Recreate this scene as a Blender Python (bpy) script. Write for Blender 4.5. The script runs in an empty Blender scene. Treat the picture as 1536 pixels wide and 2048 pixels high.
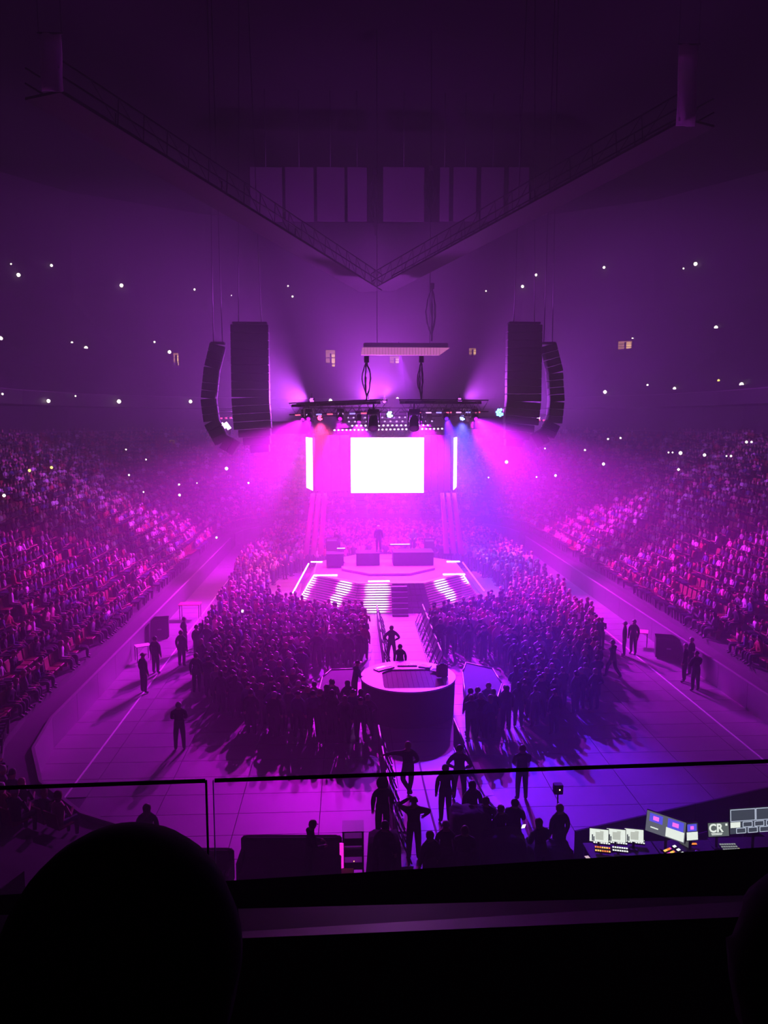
import bpy, bmesh, math, random
from mathutils import Vector, Matrix, Quaternion
from mathutils.bvhtree import BVHTree
import numpy as np
random.seed(7)
R = math.radians
SC = bpy.context.scene
COL = SC.collection

# ------------------------------------------------------------------ camera
CAM = Vector((-2.7, 0.0, 11.5))
FPX = 1538.0                                   # focal length in pixels of a 1536 x 2048 frame
cd = bpy.data.cameras.new('camera'); cam = bpy.data.objects.new('camera', cd); COL.objects.link(cam)
cd.sensor_fit = 'VERTICAL'; cd.sensor_height = 24.0; cd.lens = FPX / 2048 * 24.0
cd.clip_start = 0.05; cd.clip_end = 400
cam.location = CAM; cam.rotation_euler = (R(90 - 6.82), 0, R(-2.63))
SC.camera = cam
CR = cam.rotation_euler.to_matrix()

# ------------------------------------------------------------------ world, exposure
w = bpy.data.worlds.new('world'); SC.world = w; w.use_nodes = True
w.node_tree.nodes['Background'].inputs[0].default_value = (0.25, 0.05, 0.4, 1)
w.node_tree.nodes['Background'].inputs[1].default_value = 0.002
vs = SC.view_settings
vs.view_transform = 'Standard'; vs.look = 'None'; vs.gamma = 1.0; vs.use_curve_mapping = False; vs.exposure = 0.0
cy = SC.cycles
cy.max_bounces = 4; cy.diffuse_bounces = 1; cy.glossy_bounces = 1; cy.transparent_max_bounces = 12
cy.volume_bounces = 0; cy.use_denoising = True; cy.adaptive_threshold = 0.05
HAZE_DENSITY = 0.0125

MAGENTA = (0.85, 0.008, 1.0); VIOLET = (0.45, 0.012, 1.0); PINK = (1.0, 0.10, 0.55); BLUE = (0.10, 0.01, 1.0)
RED = (1.0, 0.03, 0.18); SCREENWHITE = (1.0, 0.42, 1.0)

def lamp(kind, name, color, power, parent=None, loc=(0, 0, 0), aim=None, size=0.3, angle=90, blend=0.7):
    ld = bpy.data.lights.new(name, kind); ld.color = color; ld.energy = power
    if kind == 'SPOT':
        ld.spot_size = R(angle); ld.spot_blend = blend
    ld.shadow_soft_size = size
    o = bpy.data.objects.new(name, ld); COL.objects.link(o)
    o.parent = parent; o.location = loc
    if aim is not None:
        o.rotation_euler = (Vector(aim) - Vector(loc)).to_track_quat('-Z', 'Y').to_euler()
    return o

# stage wash lamps that hang in the lighting rig (x, y, z), aim, colour, power, cone
STAGE = Vector((-0.1, 50.5, 0.0))
RIG_LAMPS = [
    # loc                 aim                colour   power  cone
    ((-5.2, 49.5, 11.7), (-8.0, 29.0, 0.0), (0.72, 0.006, 1.0), 30000, 54),
    ((-3.2, 48.2, 11.7), (-4.6, 27.0, 0.0), (0.88, 0.005, 1.0), 30000, 24),
    ((3.4, 48.2, 11.7), (3.6, 25.0, 0.0), BLUE, 150000, 24),
    ((5.4, 49.5, 11.7), (10.0, 28.0, 0.0), VIOLET, 30000, 65),
    ((-5.6, 52.0, 11.7), (-16.0, 40.0, 0.0), MAGENTA, 76000, 64),
    ((5.8, 52.0, 11.7), (16.0, 40.0, 0.0), MAGENTA, 76000, 64),
    ((-5.6, 55.0, 11.7), (-16.0, 60.0, 0.0), MAGENTA, 60000, 60),
    ((5.8, 55.0, 11.7), (16.0, 60.0, 0.0), MAGENTA, 60000, 60),
    ((-3.0, 55.0, 11.6), (-3.0, 62.0, 0.0), MAGENTA, 34000, 100),
    ((3.0, 55.0, 11.6), (3.0, 62.0, 0.0), MAGENTA, 34000, 100),
    ((-2.0, 51.0, 11.6), (-2.5, 45.0, 1.0), (0.60, 0.010, 1.0), 60000, 95),
    ((2.0, 51.0, 11.6), (2.5, 45.0, 1.0), (0.60, 0.010, 1.0), 60000, 95),
]
# unseen moving head added behind the header panel to light the walkway: place, aim, colour, power, cone, label
ADDED_HIGH_LAMPS = [
    ((0.9, 55.6, 16.3), (1.2, 23.0, 0.0), (0.38, 0.02, 1.0), 45000, 15, 'violet moving head added out of sight behind the header panel'),
]
# flood lamps on the rig, the violet ones added to fill the haze: label, (pixel x, pixel y, depth) or place, colour, name, size, (light colour, power, direction, cone)
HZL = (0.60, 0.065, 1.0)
STAR_LAMPS = [
    ('blue starburst lamp between the two front trusses', (780, 829, 54.0), (0.3, 0.6, 1.0), 'blue', 0.5, (HZL, 3000, (0, -1, 0.0), 90)),
    ('blue starburst lamp left of the right speaker column', (1000, 825, 57.5), (0.12, 0.4, 1.0), 'azure', 0.7, ((0.5, 0.06, 1.0), 26000, (1, 0.0, 0.26), 134)),
    ('blue starburst lamp at the outer end of the right front truss', (925, 836, 53.0), (0.2, 0.3, 1.0), 'indigo', 0.4, ((0.10, 0.10, 1.0), 22000, (-0.05, -0.1, -1), 120)),
    ('red starburst lamp at the outer end of the left front truss', (640, 836, 53.0), (1.0, 0.05, 0.2), 'red', 0.4, ((1.0, 0.05, 0.32), 26000, (0.05, -0.1, -1), 120)),
    ('violet lamp added high on the left cross truss to fill the haze', (-5.3, 55.5, 12.9), HZL, 'violet', 0.35, (HZL, 38000, (-1, 0.0, 0.22), 138)),
    ('violet flood added on the rear truss to fill the haze toward the far stand', (-1.2, 57.9, 12.9), HZL, 'violet', 0.35, (HZL, 44000, (0, 1, 0.5), 130)),
    ('violet lamp added on the middle of the rear truss to fill the haze', (0.0, 57.5, 12.9), HZL, 'violet', 0.35, (HZL, 13000, (0, -0.25, 1), 170)),
    ('violet lamp added high on the right cross truss to fill the haze', (5.3, 55.5, 12.9), HZL, 'violet', 0.35, (HZL, 20000, (1, -0.0, 0.45), 120)),
]

# ------------------------------------------------------------------ pixels of the photograph to places in the hall
def ray(px, py):
    return (CR @ Vector(((px - 768) / FPX, (1024 - py) / FPX, -1.0))).normalized()
def at_z(px, py, z=0.0):
    d = ray(px, py); return CAM + d * ((z - CAM.z) / d.z)
def at_y(px, py, y):
    d = ray(px, py); return CAM + d * ((y - CAM.y) / d.y)

# ------------------------------------------------------------------ materials
MATS = {}
def material(name, color, rough=0.6, metal=0.0, noise=0.15, scale=4.0, bump=0.0, emit=None, strength=0.0, sample=False, spec=0.5):
    if name in MATS: return MATS[name]
    m = bpy.data.materials.new(name); m.use_nodes = True; MATS[name] = m
    nt = m.node_tree; b = nt.nodes['Principled BSDF']
    b.inputs['Roughness'].default_value = rough; b.inputs['Metallic'].default_value = metal
    b.inputs['Specular IOR Level'].default_value = spec
    if noise > 0:
        tc = nt.nodes.new('ShaderNodeTexCoord'); nz = nt.nodes.new('ShaderNodeTexNoise'); nz.inputs['Scale'].default_value = scale; nz.inputs['Detail'].default_value = 3
        mx = nt.nodes.new('ShaderNodeMix'); mx.data_type = 'RGBA'
        mx.inputs[6].default_value = (*[c * (1 - noise) for c in color], 1); mx.inputs[7].default_value = (*[min(1, c * (1 + noise)) for c in color], 1)
        nt.links.new(tc.outputs['Object'], nz.inputs['Vector']); nt.links.new(nz.outputs['Fac'], mx.inputs[0]); nt.links.new(mx.outputs[2], b.inputs['Base Color'])
        if bump > 0:
            bp = nt.nodes.new('ShaderNodeBump'); bp.inputs['Strength'].default_value = bump
            nt.links.new(nz.outputs['Fac'], bp.inputs['Height']); nt.links.new(bp.outputs['Normal'], b.inputs['Normal'])
    else:
        b.inputs['Base Color'].default_value = (*color, 1)
    if emit is not None:
        b.inputs['Emission Color'].default_value = (*emit, 1); b.inputs['Emission Strength'].default_value = strength
        m.cycles.emission_sampling = 'FRONT' if sample else 'NONE'
    return m
def object_color_material(name, rough=0.8):          # cloth whose colour is the object's own colour
    m = bpy.data.materials.new(name); m.use_nodes = True; nt = m.node_tree; b = nt.nodes['Principled BSDF']
    oi = nt.nodes.new('ShaderNodeObjectInfo'); nz = nt.nodes.new('ShaderNodeTexNoise'); nz.inputs['Scale'].default_value = 9
    mx = nt.nodes.new('ShaderNodeMix'); mx.data_type = 'RGBA'; mx.blend_type = 'MULTIPLY'; mx.inputs[0].default_value = 0.35
    nt.links.new(oi.outputs['Color'], mx.inputs[6]); nt.links.new(nz.outputs['Color'], mx.inputs[7]); nt.links.new(mx.outputs[2], b.inputs['Base Color'])
    b.inputs['Roughness'].default_value = rough; b.inputs['Specular IOR Level'].default_value = 0.2; MATS[name] = m
    return m
def attribute_material(name, rough=0.8):             # cloth and skin of a crowd, colour stored per person
    m = bpy.data.materials.new(name); m.use_nodes = True; nt = m.node_tree; b = nt.nodes['Principled BSDF']
    a = nt.nodes.new('ShaderNodeAttribute'); a.attribute_name = 'cloth'
    nt.links.new(a.outputs['Color'], b.inputs['Base Color']); b.inputs['Roughness'].default_value = rough; MATS[name] = m
    return m
M = material
BLACK = M('black_matte', (0.012, 0.011, 0.014), 0.7)
BLACKCLOTH = M('black_cloth', (0.016, 0.014, 0.02), 0.95, scale=14, bump=0.2)
DARKMETAL = M('dark_metal', (0.045, 0.042, 0.05), 0.45, 0.7)
STEEL = M('steel', (0.42, 0.42, 0.45), 0.35, 0.9)
CONCRETE = M('concrete', (0.06, 0.056, 0.062), 0.85, scale=1.2, bump=0.1)
DARKCONC = M('dark_concrete', (0.05, 0.047, 0.055), 0.9, scale=0.8, bump=0.1)
DECK = M('floor_deck', (0.165, 0.16, 0.17), 0.55, scale=0.7, noise=0.25)
SEATRED = M('seat_red', (0.20, 0.012, 0.02), 0.6)
WHITEPAINT = M('white_paint', (0.75, 0.74, 0.76), 0.5, noise=0.06)
WOOD = M('dark_planks', (0.10, 0.05, 0.045), 0.8, scale=11, noise=0.5, spec=0.2)
STAGEDECK = M('stage_deck', (0.30, 0.20, 0.28), 0.35, scale=2)
SKIN = M('skin', (0.42, 0.25, 0.18), 0.55, noise=0.1)
TROUSER = M('trousers', (0.03, 0.03, 0.042), 0.9)
SHOE = M('shoes', (0.05, 0.045, 0.05), 0.5)
TOPCLOTH = object_color_material('top_cloth'); HAIR = object_color_material('hair', 0.5); DARKHAIR = M('dark_hair', (0.006, 0.005, 0.006), 0.95, spec=0.1)
CROWDCLOTH = attribute_material('crowd_cloth')

# ------------------------------------------------------------------ mesh builder
class MB:
    def __init__(s): s.v = []; s.f = []; s.m = []; s.mi = 0; s.smooth = []
    def add(s, verts, faces, smooth=False):
        n = len(s.v); s.v += [tuple(v) for v in verts]; s.f += [tuple(i + n for i in f) for f in faces]
        s.m += [s.mi] * len(faces); s.smooth += [smooth] * len(faces); return s
    def box(s, c, size, rot=None, bev=0.0):
        hx, hy, hz = size[0] / 2, size[1] / 2, size[2] / 2
        if bev > 0:
            b = min(bev, hx * .9, hy * .9, hz * .9); pts = []
            ring = lambda x, y, z: [(x - b, -y, z), (x, -y + b, z), (x, y - b, z), (x - b, y, z), (-x + b, y, z), (-x, y - b, z), (-x, -y + b, z), (-x + b, -y, z)]
            pts = ring(hx - b * .6, hy - b * .6, -hz) + ring(hx, hy, -hz + b * .6) + ring(hx, hy, hz - b * .6) + ring(hx - b * .6, hy - b * .6, hz)
            fs = [tuple(range(7, -1, -1)), tuple(range(24, 32))]
            for k in range(3):
                for i in range(8): j = (i + 1) % 8; fs.append((k * 8 + i, k * 8 + j, k * 8 + 8 + j, k * 8 + 8 + i))
        else:
            pts = [(x, y, z) for z in (-hz, hz) for x, y in ((-hx, -hy), (hx, -hy), (hx, hy), (-hx, hy))]
            fs = [(3, 2, 1, 0), (4, 5, 6, 7), (0, 1, 5, 4), (1, 2, 6, 5), (2, 3, 7, 6), (3, 0, 4, 7)]
        c = Vector(c)
        return s.add([(rot @ Vector(p) if rot else Vector(p)) + c for p in pts], fs)
    def tube(s, p0, p1, r0, r1=None, n=6, cap=True):
        p0 = Vector(p0); p1 = Vector(p1); r1 = r0 if r1 is None else r1
        q = (p1 - p0).to_track_quat('Z', 'Y')
        vs = []
        for p, r in ((p0, r0), (p1, r1)):
            for i in range(n):
                a = 2 * math.pi * i / n; vs.append(p + q @ Vector((math.cos(a) * r, math.sin(a) * r, 0)))
        fs = [(i, (i + 1) % n, n + (i + 1) % n, n + i) for i in range(n)]
        if cap: fs += [tuple(range(n - 1, -1, -1)), tuple(range(n, 2 * n))]
        return s.add(vs, fs, n > 5)
    def path(s, pts, r, n=5):
        for a, b in zip(pts, pts[1:]): s.tube(a, b, r, n=n)
        return s
    def rings(s, rings, cap=True, smooth=True):          # loft between rings of equal length
        n = len(rings[0]); vs = [p for r in rings for p in r]; fs = []
        for k in range(len(rings) - 1):
            for i in range(n): j = (i + 1) % n; fs.append((k * n + i, k * n + j, k * n + n + j, k * n + n + i))
        if cap: fs += [tuple(range(n - 1, -1, -1)), tuple(range((len(rings) - 1) * n, len(rings) * n))]
        return s.add(vs, fs, smooth)
    def lathe(s, prof, c=(0, 0, 0), n=16, q=None):       # prof: (radius, z)
        c = Vector(c); rr = []
        for r, z in prof:
            rr.append([c + ((q @ Vector((r * math.cos(2 * math.pi * i / n), r * math.sin(2 * math.pi * i / n), z))) if q else Vector((r * math.cos(2 * math.pi * i / n), r * math.sin(2 * math.pi * i / n), z))) for i in range(n)])
        return s.rings(rr)
    def prism(s, poly, z0, z1):
        n = len(poly)
        vs = [(x, y, z0) for x, y in poly] + [(x, y, z1) for x, y in poly]
        fs = [tuple(range(n - 1, -1, -1)), tuple(range(n, 2 * n))] + [(i, (i + 1) % n, n + (i + 1) % n, n + i) for i in range(n)]
        return s.add(vs, fs)
    def mesh(s, name, *mats):
        me = bpy.data.meshes.new(name); me.from_pydata(s.v, [], s.f); 
        for m in mats: me.materials.append(m)
        if len(mats) > 1: me.polygons.foreach_set('material_index', s.m)
        me.polygons.foreach_set('use_smooth', s.smooth); me.update(); return me
    def build(s, name, mats, parent=None, loc=(0, 0, 0), rot=None):
        if not isinstance(mats, (list, tuple)): mats = [mats]
        return place(name, s.mesh(name, *mats), parent, loc, rot)
def place(name, me, parent=None, loc=(0, 0, 0), rot=None):
    o = bpy.data.objects.new(name, me); COL.objects.link(o); o.parent = parent; o.location = loc
    if rot is not None: o.rotation_euler = rot
    return o
def tag(o, label, cat=None, group=None, kind=None):
    if label: o['label'] = label
    if cat: o['category'] = cat
    if group: o['group'] = group
    if kind: o['kind'] = kind
    return o
def thing(name, label, cat, loc=(0, 0, 0), rot=None, group=None):
    o = bpy.data.objects.new(name, None); COL.objects.link(o); o.location = loc; o.empty_display_size = 0.2
    if rot is not None: o.rotation_euler = rot
    return tag(o, label, cat, group)
def structure(o, label=None, cat=None):
    o['kind'] = 'structure'
    return tag(o, label, cat)
def rotz(a): return Matrix.Rotation(a, 3, 'Z')

# ================================================================== THE HALL
RX, RY0, RY1, RC = 13.2, 18.0, 79.0, 8.5         # ice rink: half width, near and far end, corner radius
def loop(off, step=2.0, near=70):
    """Points (x, y, nx, ny) round the rink at a distance from its boards, from the near left corner over the far end to the near right corner."""
    r = RC + off; pts = []
    cl, cr, cn, cf = -(RX - RC), RX - RC, RY0 + RC, RY1 - RC
    def arc(cx, cy, a0, a1):
        n = max(3, int(r * abs(a1 - a0) / step))
        for i in range(n + 1):
            a = a0 + (a1 - a0) * i / n; pts.append((cx + r * math.cos(a), cy + r * math.sin(a), math.cos(a), math.sin(a)))
    def line(x0, y0, x1, y1, nx, ny):
        n = max(1, int(math.hypot(x1 - x0, y1 - y0) / step))
        for i in range(1, n): pts.append((x0 + (x1 - x0) * i / n, y0 + (y1 - y0) * i / n, nx, ny))
    arc(cl, cn, math.pi + R(near), math.pi); line(cl - r, cn, cl - r, cf, -1, 0)
    arc(cl, cf, math.pi, math.pi / 2); line(cl, cf + r, cr, cf + r, 0, 1)
    arc(cr, cf, math.pi / 2, 0); line(cr + r, cf, cr + r, cn, 1, 0)
    arc(cr, cn, 0, -R(near))
    return pts
def sweep(mb, prof, step=2.0, near=70):             # prof: list of (offset, z), open profile swept round the rink
    base = loop(0, step, near); n = len(base)
    vs = [(x + nx * o, y + ny * o, z) for o, z in prof for x, y, nx, ny in base]; fs = []
    for k in range(len(prof) - 1):
        for i in range(n - 1): fs.append((k * n + i, k * n + n + i, k * n + n + i + 1, k * n + i + 1))
    return mb.add(vs, fs)

# floor: a slab with the nearer cover panels laid on it one by one
fl = MB().box((0, 42, -0.06), (72, 140, 0.08)).build('floor', DARKCONC); structure(fl, 'dark slab under the whole arena floor')
PW, PL = 2.4, 1.2
far_deck = MB()
pm = {}
npan = 0
y = 16.8
while y < 79.5:
    nx = 11
    for i in range(nx):
        x = (i - nx / 2 + 0.5) * PW
        cx = RX - RC; cyy = RY0 + RC if y < RY0 + RC else (RY1 - RC if y > RY1 - RC else y)
        if max(0, math.hypot(max(0, abs(x) + PW / 2 - cx), (y + PL / 2) - cyy)) > RC + 0.9 and (abs(x) > cx): continue
        if y < 33 and npan < 300:
            me = pm.get(0)
            if me is None: me = pm[0] = MB().box((0, 0, -0.01), (PW - 0.022, PL - 0.022, 0.02)).mesh('cover_panel', DECK)
            place('cover_panel', me, fl, (x, y + PL / 2, 0)); npan += 1
        else: far_deck.box((x, y + PL / 2, -0.01), (PW - 0.02, PL - 0.02, 0.02))
    y += PL
o = far_deck.build('cover_panels_beyond', DECK, fl); o['kind'] = 'stuff'

# pale strip along both long sides of the floor cover
for i, sx in enumerate((-11.45, 11.35)):
    o = MB().box((0, 0, 0.012), (0.05, 58, 0.024)).build('trim_%d' % (i + 1), WHITEPAINT, None, (sx, 47, 0)); structure(o, 'thin white edge strip running along the arena floor')

# boards round the rink
BOARD = M('rink_board', (0.10, 0.09, 0.11), 0.4); CAP = M('board_cap', (0.26, 0.22, 0.26), 0.5)
def boards(name, sel, label):
    mb = MB(); cap = MB(); pts = [p for p in loop(0, 2.4) if sel(p)]
    root = None
    for a, b in zip(pts, pts[1:]):
        c = Vector(((a[0] + b[0]) / 2, (a[1] + b[1]) / 2, 0)); d = Vector((b[0] - a[0], b[1] - a[1], 0)); L = d.length; ang = math.atan2(d.y, d.x)
        if root is None:
            root = MB().box((0, 0, 0.54), (L - 0.02, 0.09, 1.08)).build(name, BOARD, None, c, (0, 0, ang)); structure(root, label); inv = root.matrix_basis.inverted()
        else:
            p = MB().box((0, 0, 0.54), (L - 0.02, 0.09, 1.08)).build('board_panel', BOARD, root); p.matrix_basis = inv @ (Matrix.Translation(c) @ Matrix.Rotation(ang, 4, 'Z'))
        p = MB().box((0, 0, 1.11), (L, 0.10, 0.03)).build('board_cap', CAP, root); p.matrix_basis = inv @ (Matrix.Translation(c) @ Matrix.Rotation(ang, 4, 'Z'))
boards('wall_left', lambda p: p[0] < -4.0 and p[1] < 70.5, 'dark rink boards with pale cap along the left of the floor')
boards('wall_right', lambda p: p[0] > 4.0 and p[1] < 70.5, 'dark rink boards with pale cap along the right of the floor')
boards('wall_far', lambda p: p[1] >= 70.4, 'dark rink boards round the far end of the floor')

# lower tier
ROWS, RD, RH, Z0, O0 = 23, 0.86, 0.37, 1.25, 0.9
prof = [(0.05, 1.0), (O0, 1.0)]
for r in range(ROWS):
    prof += [(O0 + r * RD, Z0 + r * RH), (O0 + (r + 1) * RD, Z0 + r * RH)]
OT = O0 + ROWS * RD; ZT = Z0 + (ROWS - 1) * RH
lower = sweep(MB(), prof).build('lower_tier_floor', CONCRETE); structure(lower, 'stepped lower seating tier round the arena')
# suites behind the lower tier and front of the upper tier
WALLM = M('suite_wall', (0.06, 0.05, 0.065), 0.6)
wall = sweep(MB(), [(OT, ZT), (OT + 0.1, ZT + 3.4), (OT - 2.2, ZT + 3.5), (OT - 2.3, ZT + 4.7), (OT - 2.1, ZT + 4.7)], 3).build('wall_suites', WALLM); structure(wall, 'dark suite level and balcony front above the lower tier')
OU, ZU = OT - 2.1, ZT + 4.2
prof = []
for r in range(24):
    prof += [(OU + r * 0.85, ZU + r * 0.56), (OU + (r + 1) * 0.85, ZU + r * 0.56)]
upper = sweep(MB(), prof, 3).build('upper_tier_floor', DARKCONC); structure(upper, 'dark stepped upper seating tier lost in haze')
OB, ZB = OU + 24 * 0.85, ZU + 23 * 0.56
bw = sweep(MB(), [(OB, ZB), (OB, 40.5)], 3).build('wall_back', DARKCONC); structure(bw, 'back wall of the arena above the upper tier')
ROOF = M('roof_black', (0.012, 0.011, 0.013), 0.95, spec=0.1)
ceil = MB().box((0, 50, 40.6), (120, 150, 0.3)).build('ceiling', ROOF); structure(ceil, 'dark arena ceiling high above the floor')
# pale cap line on the balcony front
o = sweep(MB(), [(OT - 2.36, ZT + 4.72), (OT - 2.32, ZT + 4.8), (OT - 2.2, ZT + 4.8)], 3).build('trim_3', CAP); structure(o, 'pale rail along the balcony front')
o = sweep(MB(), [(OT - 0.2, ZT + 0.9), (OT - 0.2, ZT + 0.98), (OT - 0.12, ZT + 0.98)], 3).build('trim_4', CAP); structure(o, 'pale rail at the top of the lower tier')

# haze that fills the hall
hm = bpy.data.materials.new('haze'); hm.use_nodes = True; nt = hm.node_tree; nt.nodes.clear()
out = nt.nodes.new('ShaderNodeOutputMaterial'); vsn = nt.nodes.new('ShaderNodeVolumeScatter')
vsn.inputs['Color'].default_value = (0.92, 0.9, 0.94, 1); vsn.inputs['Density'].default_value = HAZE_DENSITY; vsn.inputs['Anisotropy'].default_value = 0.15
nt.links.new(vsn.outputs[0], out.inputs['Volume'])
hz = MB().box((0, 58, 13.4), (118, 124, 27.0)).build('haze', hm); tag(hz, 'thin purple stage haze filling the whole arena', 'haze', kind='stuff')

# ================================================================== STAGE
def emitter(name, color, strength, sample=False, base=(0.02, 0.02, 0.02)):
    return M(name, base, 0.5, noise=0, emit=color, strength=strength, sample=sample)
OCT = lambda r, z, c=(0, 0): [Vector((c[0] + r * math.sin(R(22.5 + 45 * k)), c[1] - r * math.cos(R(22.5 + 45 * k)), z)) for k in range(8)]
SX, SY = -0.15, 50.6
stage = thing('concert_stage', 'octagonal concert stage with flaring skirt of glowing slats', 'stage', (SX, SY, 0))
RT, RB, HT = 5.15, 6.25, 1.75
MB().rings([OCT(RT - 0.05, 0.0), OCT(RT - 0.05, HT - 0.12)], smooth=False).build('core', BLACK, stage)
MB().rings([OCT(RT, HT - 0.12), OCT(RT, HT)], smooth=False).build('deck', STAGEDECK, stage)
MB().rings([OCT(3.3, HT), OCT(3.3, HT + 0.16)], smooth=False).build('inner_riser', STAGEDECK, stage)
# LED picture on the slats: soft bright areas that drift over the skirt
def led_material(name, spots, base, strength):
    m = bpy.data.materials.new(name); m.use_nodes = True; nt = m.node_tree; b = nt.nodes['Principled BSDF']; MATS[name] = m
    b.inputs['Base Color'].default_value = (0.03, 0.02, 0.03, 1); b.inputs['Roughness'].default_value = 0.4
    tc = nt.nodes.new('ShaderNodeTexCoord'); acc = None
    for (p, r) in spots:
        d = nt.nodes.new('ShaderNodeVectorMath'); d.operation = 'DISTANCE'; d.inputs[1].default_value = p
        nt.links.new(tc.outputs['Object'], d.inputs[0])
        mr = nt.nodes.new('ShaderNodeMapRange'); mr.interpolation_type = 'SMOOTHSTEP'
        mr.inputs['From Min'].default_value = r; mr.inputs['From Max'].default_value = r * 0.35; nt.links.new(d.outputs['Value'], mr.inputs['Value'])
        if acc is None: acc = mr.outputs['Result']
        else:
            a = nt.nodes.new('ShaderNodeMath'); a.operation = 'MAXIMUM'; nt.links.new(acc, a.inputs[0]); nt.links.new(mr.outputs['Result'], a.inputs[1]); acc = a.outputs[0]
    cr = nt.nodes.new('ShaderNodeValToRGB'); e = cr.color_ramp.elements
    e[0].color = (*[c * 0.16 for c in base], 1); e[1].color = (1, 0.8, 0.75, 1); k = e.new(0.35); k.color = (*[c * 0.5 for c in base], 1)
    nt.links.new(acc, cr.inputs[0]); nt.links.new(cr.outputs[0], b.inputs['Emission Color']); b.inputs['Emission Strength'].default_value = strength
    m.cycles.emission_sampling = 'NONE'
    return m
SPOTS = [((-0.85, -5.0, 1.3), 1.15), ((-0.95, -5.5, 0.6), 1.15), ((-2.9, -4.2, 1.3), 0.95), ((-3.5, -4.5, 0.55), 0.85), ((3.2, -3.9, 1.35), 0.95), ((3.8, -4.0, 0.8), 0.8), ((-5.1, -1.9, 1.2), 1.0), ((-5.6, -2.4, 0.6), 0.9), ((5.0, -2.0, 1.45), 0.8), ((5.3, 1.0, 1.3), 0.6)]
LED = led_material('skirt_led', SPOTS, (1.0, 0.03, 0.75), 3.2)
NS = 12
for k in range(8):
    if k in (3, 4): continue
    for s in range(NS):
        t = (s + 0.5) / NS; r = RB + (RT - RB) * t; z = 0.06 + (HT - 0.16) * t
        a, b = OCT(r, z)[(k - 1) % 8], OCT(r, z)[k % 8]
        if k == 0:
            a, b = a.lerp(b, 0.0), a.lerp(b, 0.52)      # gap for the steps in the front face
        for q in range(1 if k else 1):
            d = (b - a); ang = math.atan2(d.y, d.x)
            sl = MB().box((a + b) / 2, (d.length - 0.06, 0.07, 0.062), rotz(ang)).build('skirt_slat', LED, stage)
    # dark right third of the front face: plain grid panel
PANELGRID = M('skirt_panel', (0.05, 0.03, 0.07), 0.4)
a0, b0 = OCT(RB, 0.02)[7], OCT(RB, 0.02)[0]; a1, b1 = OCT(RT, HT - 0.1)[7], OCT(RT, HT - 0.1)[0]
for i in range(4):
    for j in range(5):
        u0, u1 = 0.70 + 0.075 * i, 0.70 + 0.075 * (i + 1) - 0.008; v0, v1 = j / 5 + 0.01, (j + 1) / 5 - 0.02
        P = lambda u, v: a0.lerp(b0, u).lerp(a1.lerp(b1, u), v)
        q = [P(u0, v0), P(u1, v0), P(u1, v1), P(u0, v1)]; n = (q[1] - q[0]).cross(q[3] - q[0]).normalized() * 0.04
        MB().add(q + [p - n for p in q], [(0, 1, 2, 3), (7, 6, 5, 4), (0, 4, 5, 1), (1, 5, 6, 2), (2, 6, 7, 3), (3, 7, 4, 0)]).build('skirt_panel', PANELGRID, stage)
for k in range(6):                                       # steps in the front face
    MB().box((0.45, -4.9 - 0.24 * (6 - k), 0.14 + 0.28 * k - 0.14), (0.95, 0.3, 0.28 * k * 0 + 0.28)).build('step', BLACK, stage)
EDGE = emitter('stage_edge_led', (1.0, 0.10, 0.85), 2.2)
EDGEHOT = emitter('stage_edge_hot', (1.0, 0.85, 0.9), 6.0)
for k in range(8):
    a, b = OCT(RT + 0.03, HT - 0.05)[(k - 1) % 8], OCT(RT + 0.03, HT - 0.05)[k]; d = b - a
    MB().box((a + b) / 2, (d.length, 0.06, 0.09), rotz(math.atan2(d.y, d.x))).build('edge_light', EDGE, stage)
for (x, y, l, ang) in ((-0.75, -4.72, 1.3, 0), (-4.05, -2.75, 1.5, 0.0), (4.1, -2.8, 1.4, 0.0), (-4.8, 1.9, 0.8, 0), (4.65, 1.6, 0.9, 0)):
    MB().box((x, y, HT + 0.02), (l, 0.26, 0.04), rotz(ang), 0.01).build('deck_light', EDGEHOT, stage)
for sx in (-1, 1):                                       # slim bright rails up the outer rear sides
    MB().tube((sx * 5.35, 1.9, HT - 0.1), (sx * 6.15, -2.2, 0.55), 0.05).build('side_rail_light', EDGEHOT if sx < 0 else EDGE, stage)
STZ = HT + 0.16

# ================================================================== VIDEO SCREENS
def screen_panel(name, label, cat, c, wid, hgt, ang, mat, group=None):
    t = thing(name, label, cat, c, (0, 0, ang), group)      # faces local -Y
    MB().box((0, 0.09, 0), (wid + 0.1, 0.14, hgt + 0.1)).build('housing', BLACK, t)
    MB().add([(-wid / 2, 0, -hgt / 2), (wid / 2, 0, -hgt / 2), (wid / 2, 0, hgt / 2), (-wid / 2, 0, hgt / 2)], [(0, 1, 2, 3)]).build('led_face', mat, t)
    for s in (-1, 1): MB().box((s * wid * 0.42, 0.05, hgt / 2 + 0.35), (0.12, 0.06, 0.7)).build('hanging_bracket', DARKMETAL, t)
    return t
SCR = emitter('screen_led', SCREENWHITE, 12.0, True)
SCRSIDE = emitter('side_screen_led', (0.95, 0.36, 1.0), 19.0, True)
SY2 = 55.0
sa, sb = at_y(702, 986, SY2), at_y(848, 875, SY2)
screen_panel('video_screen', 'large glowing white video screen hanging over the stage', 'screen', ((sa.x + sb.x) / 2, SY2, (sa.z + sb.z) / 2), sb.x - sa.x, sb.z - sa.z, 0, SCR)
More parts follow.
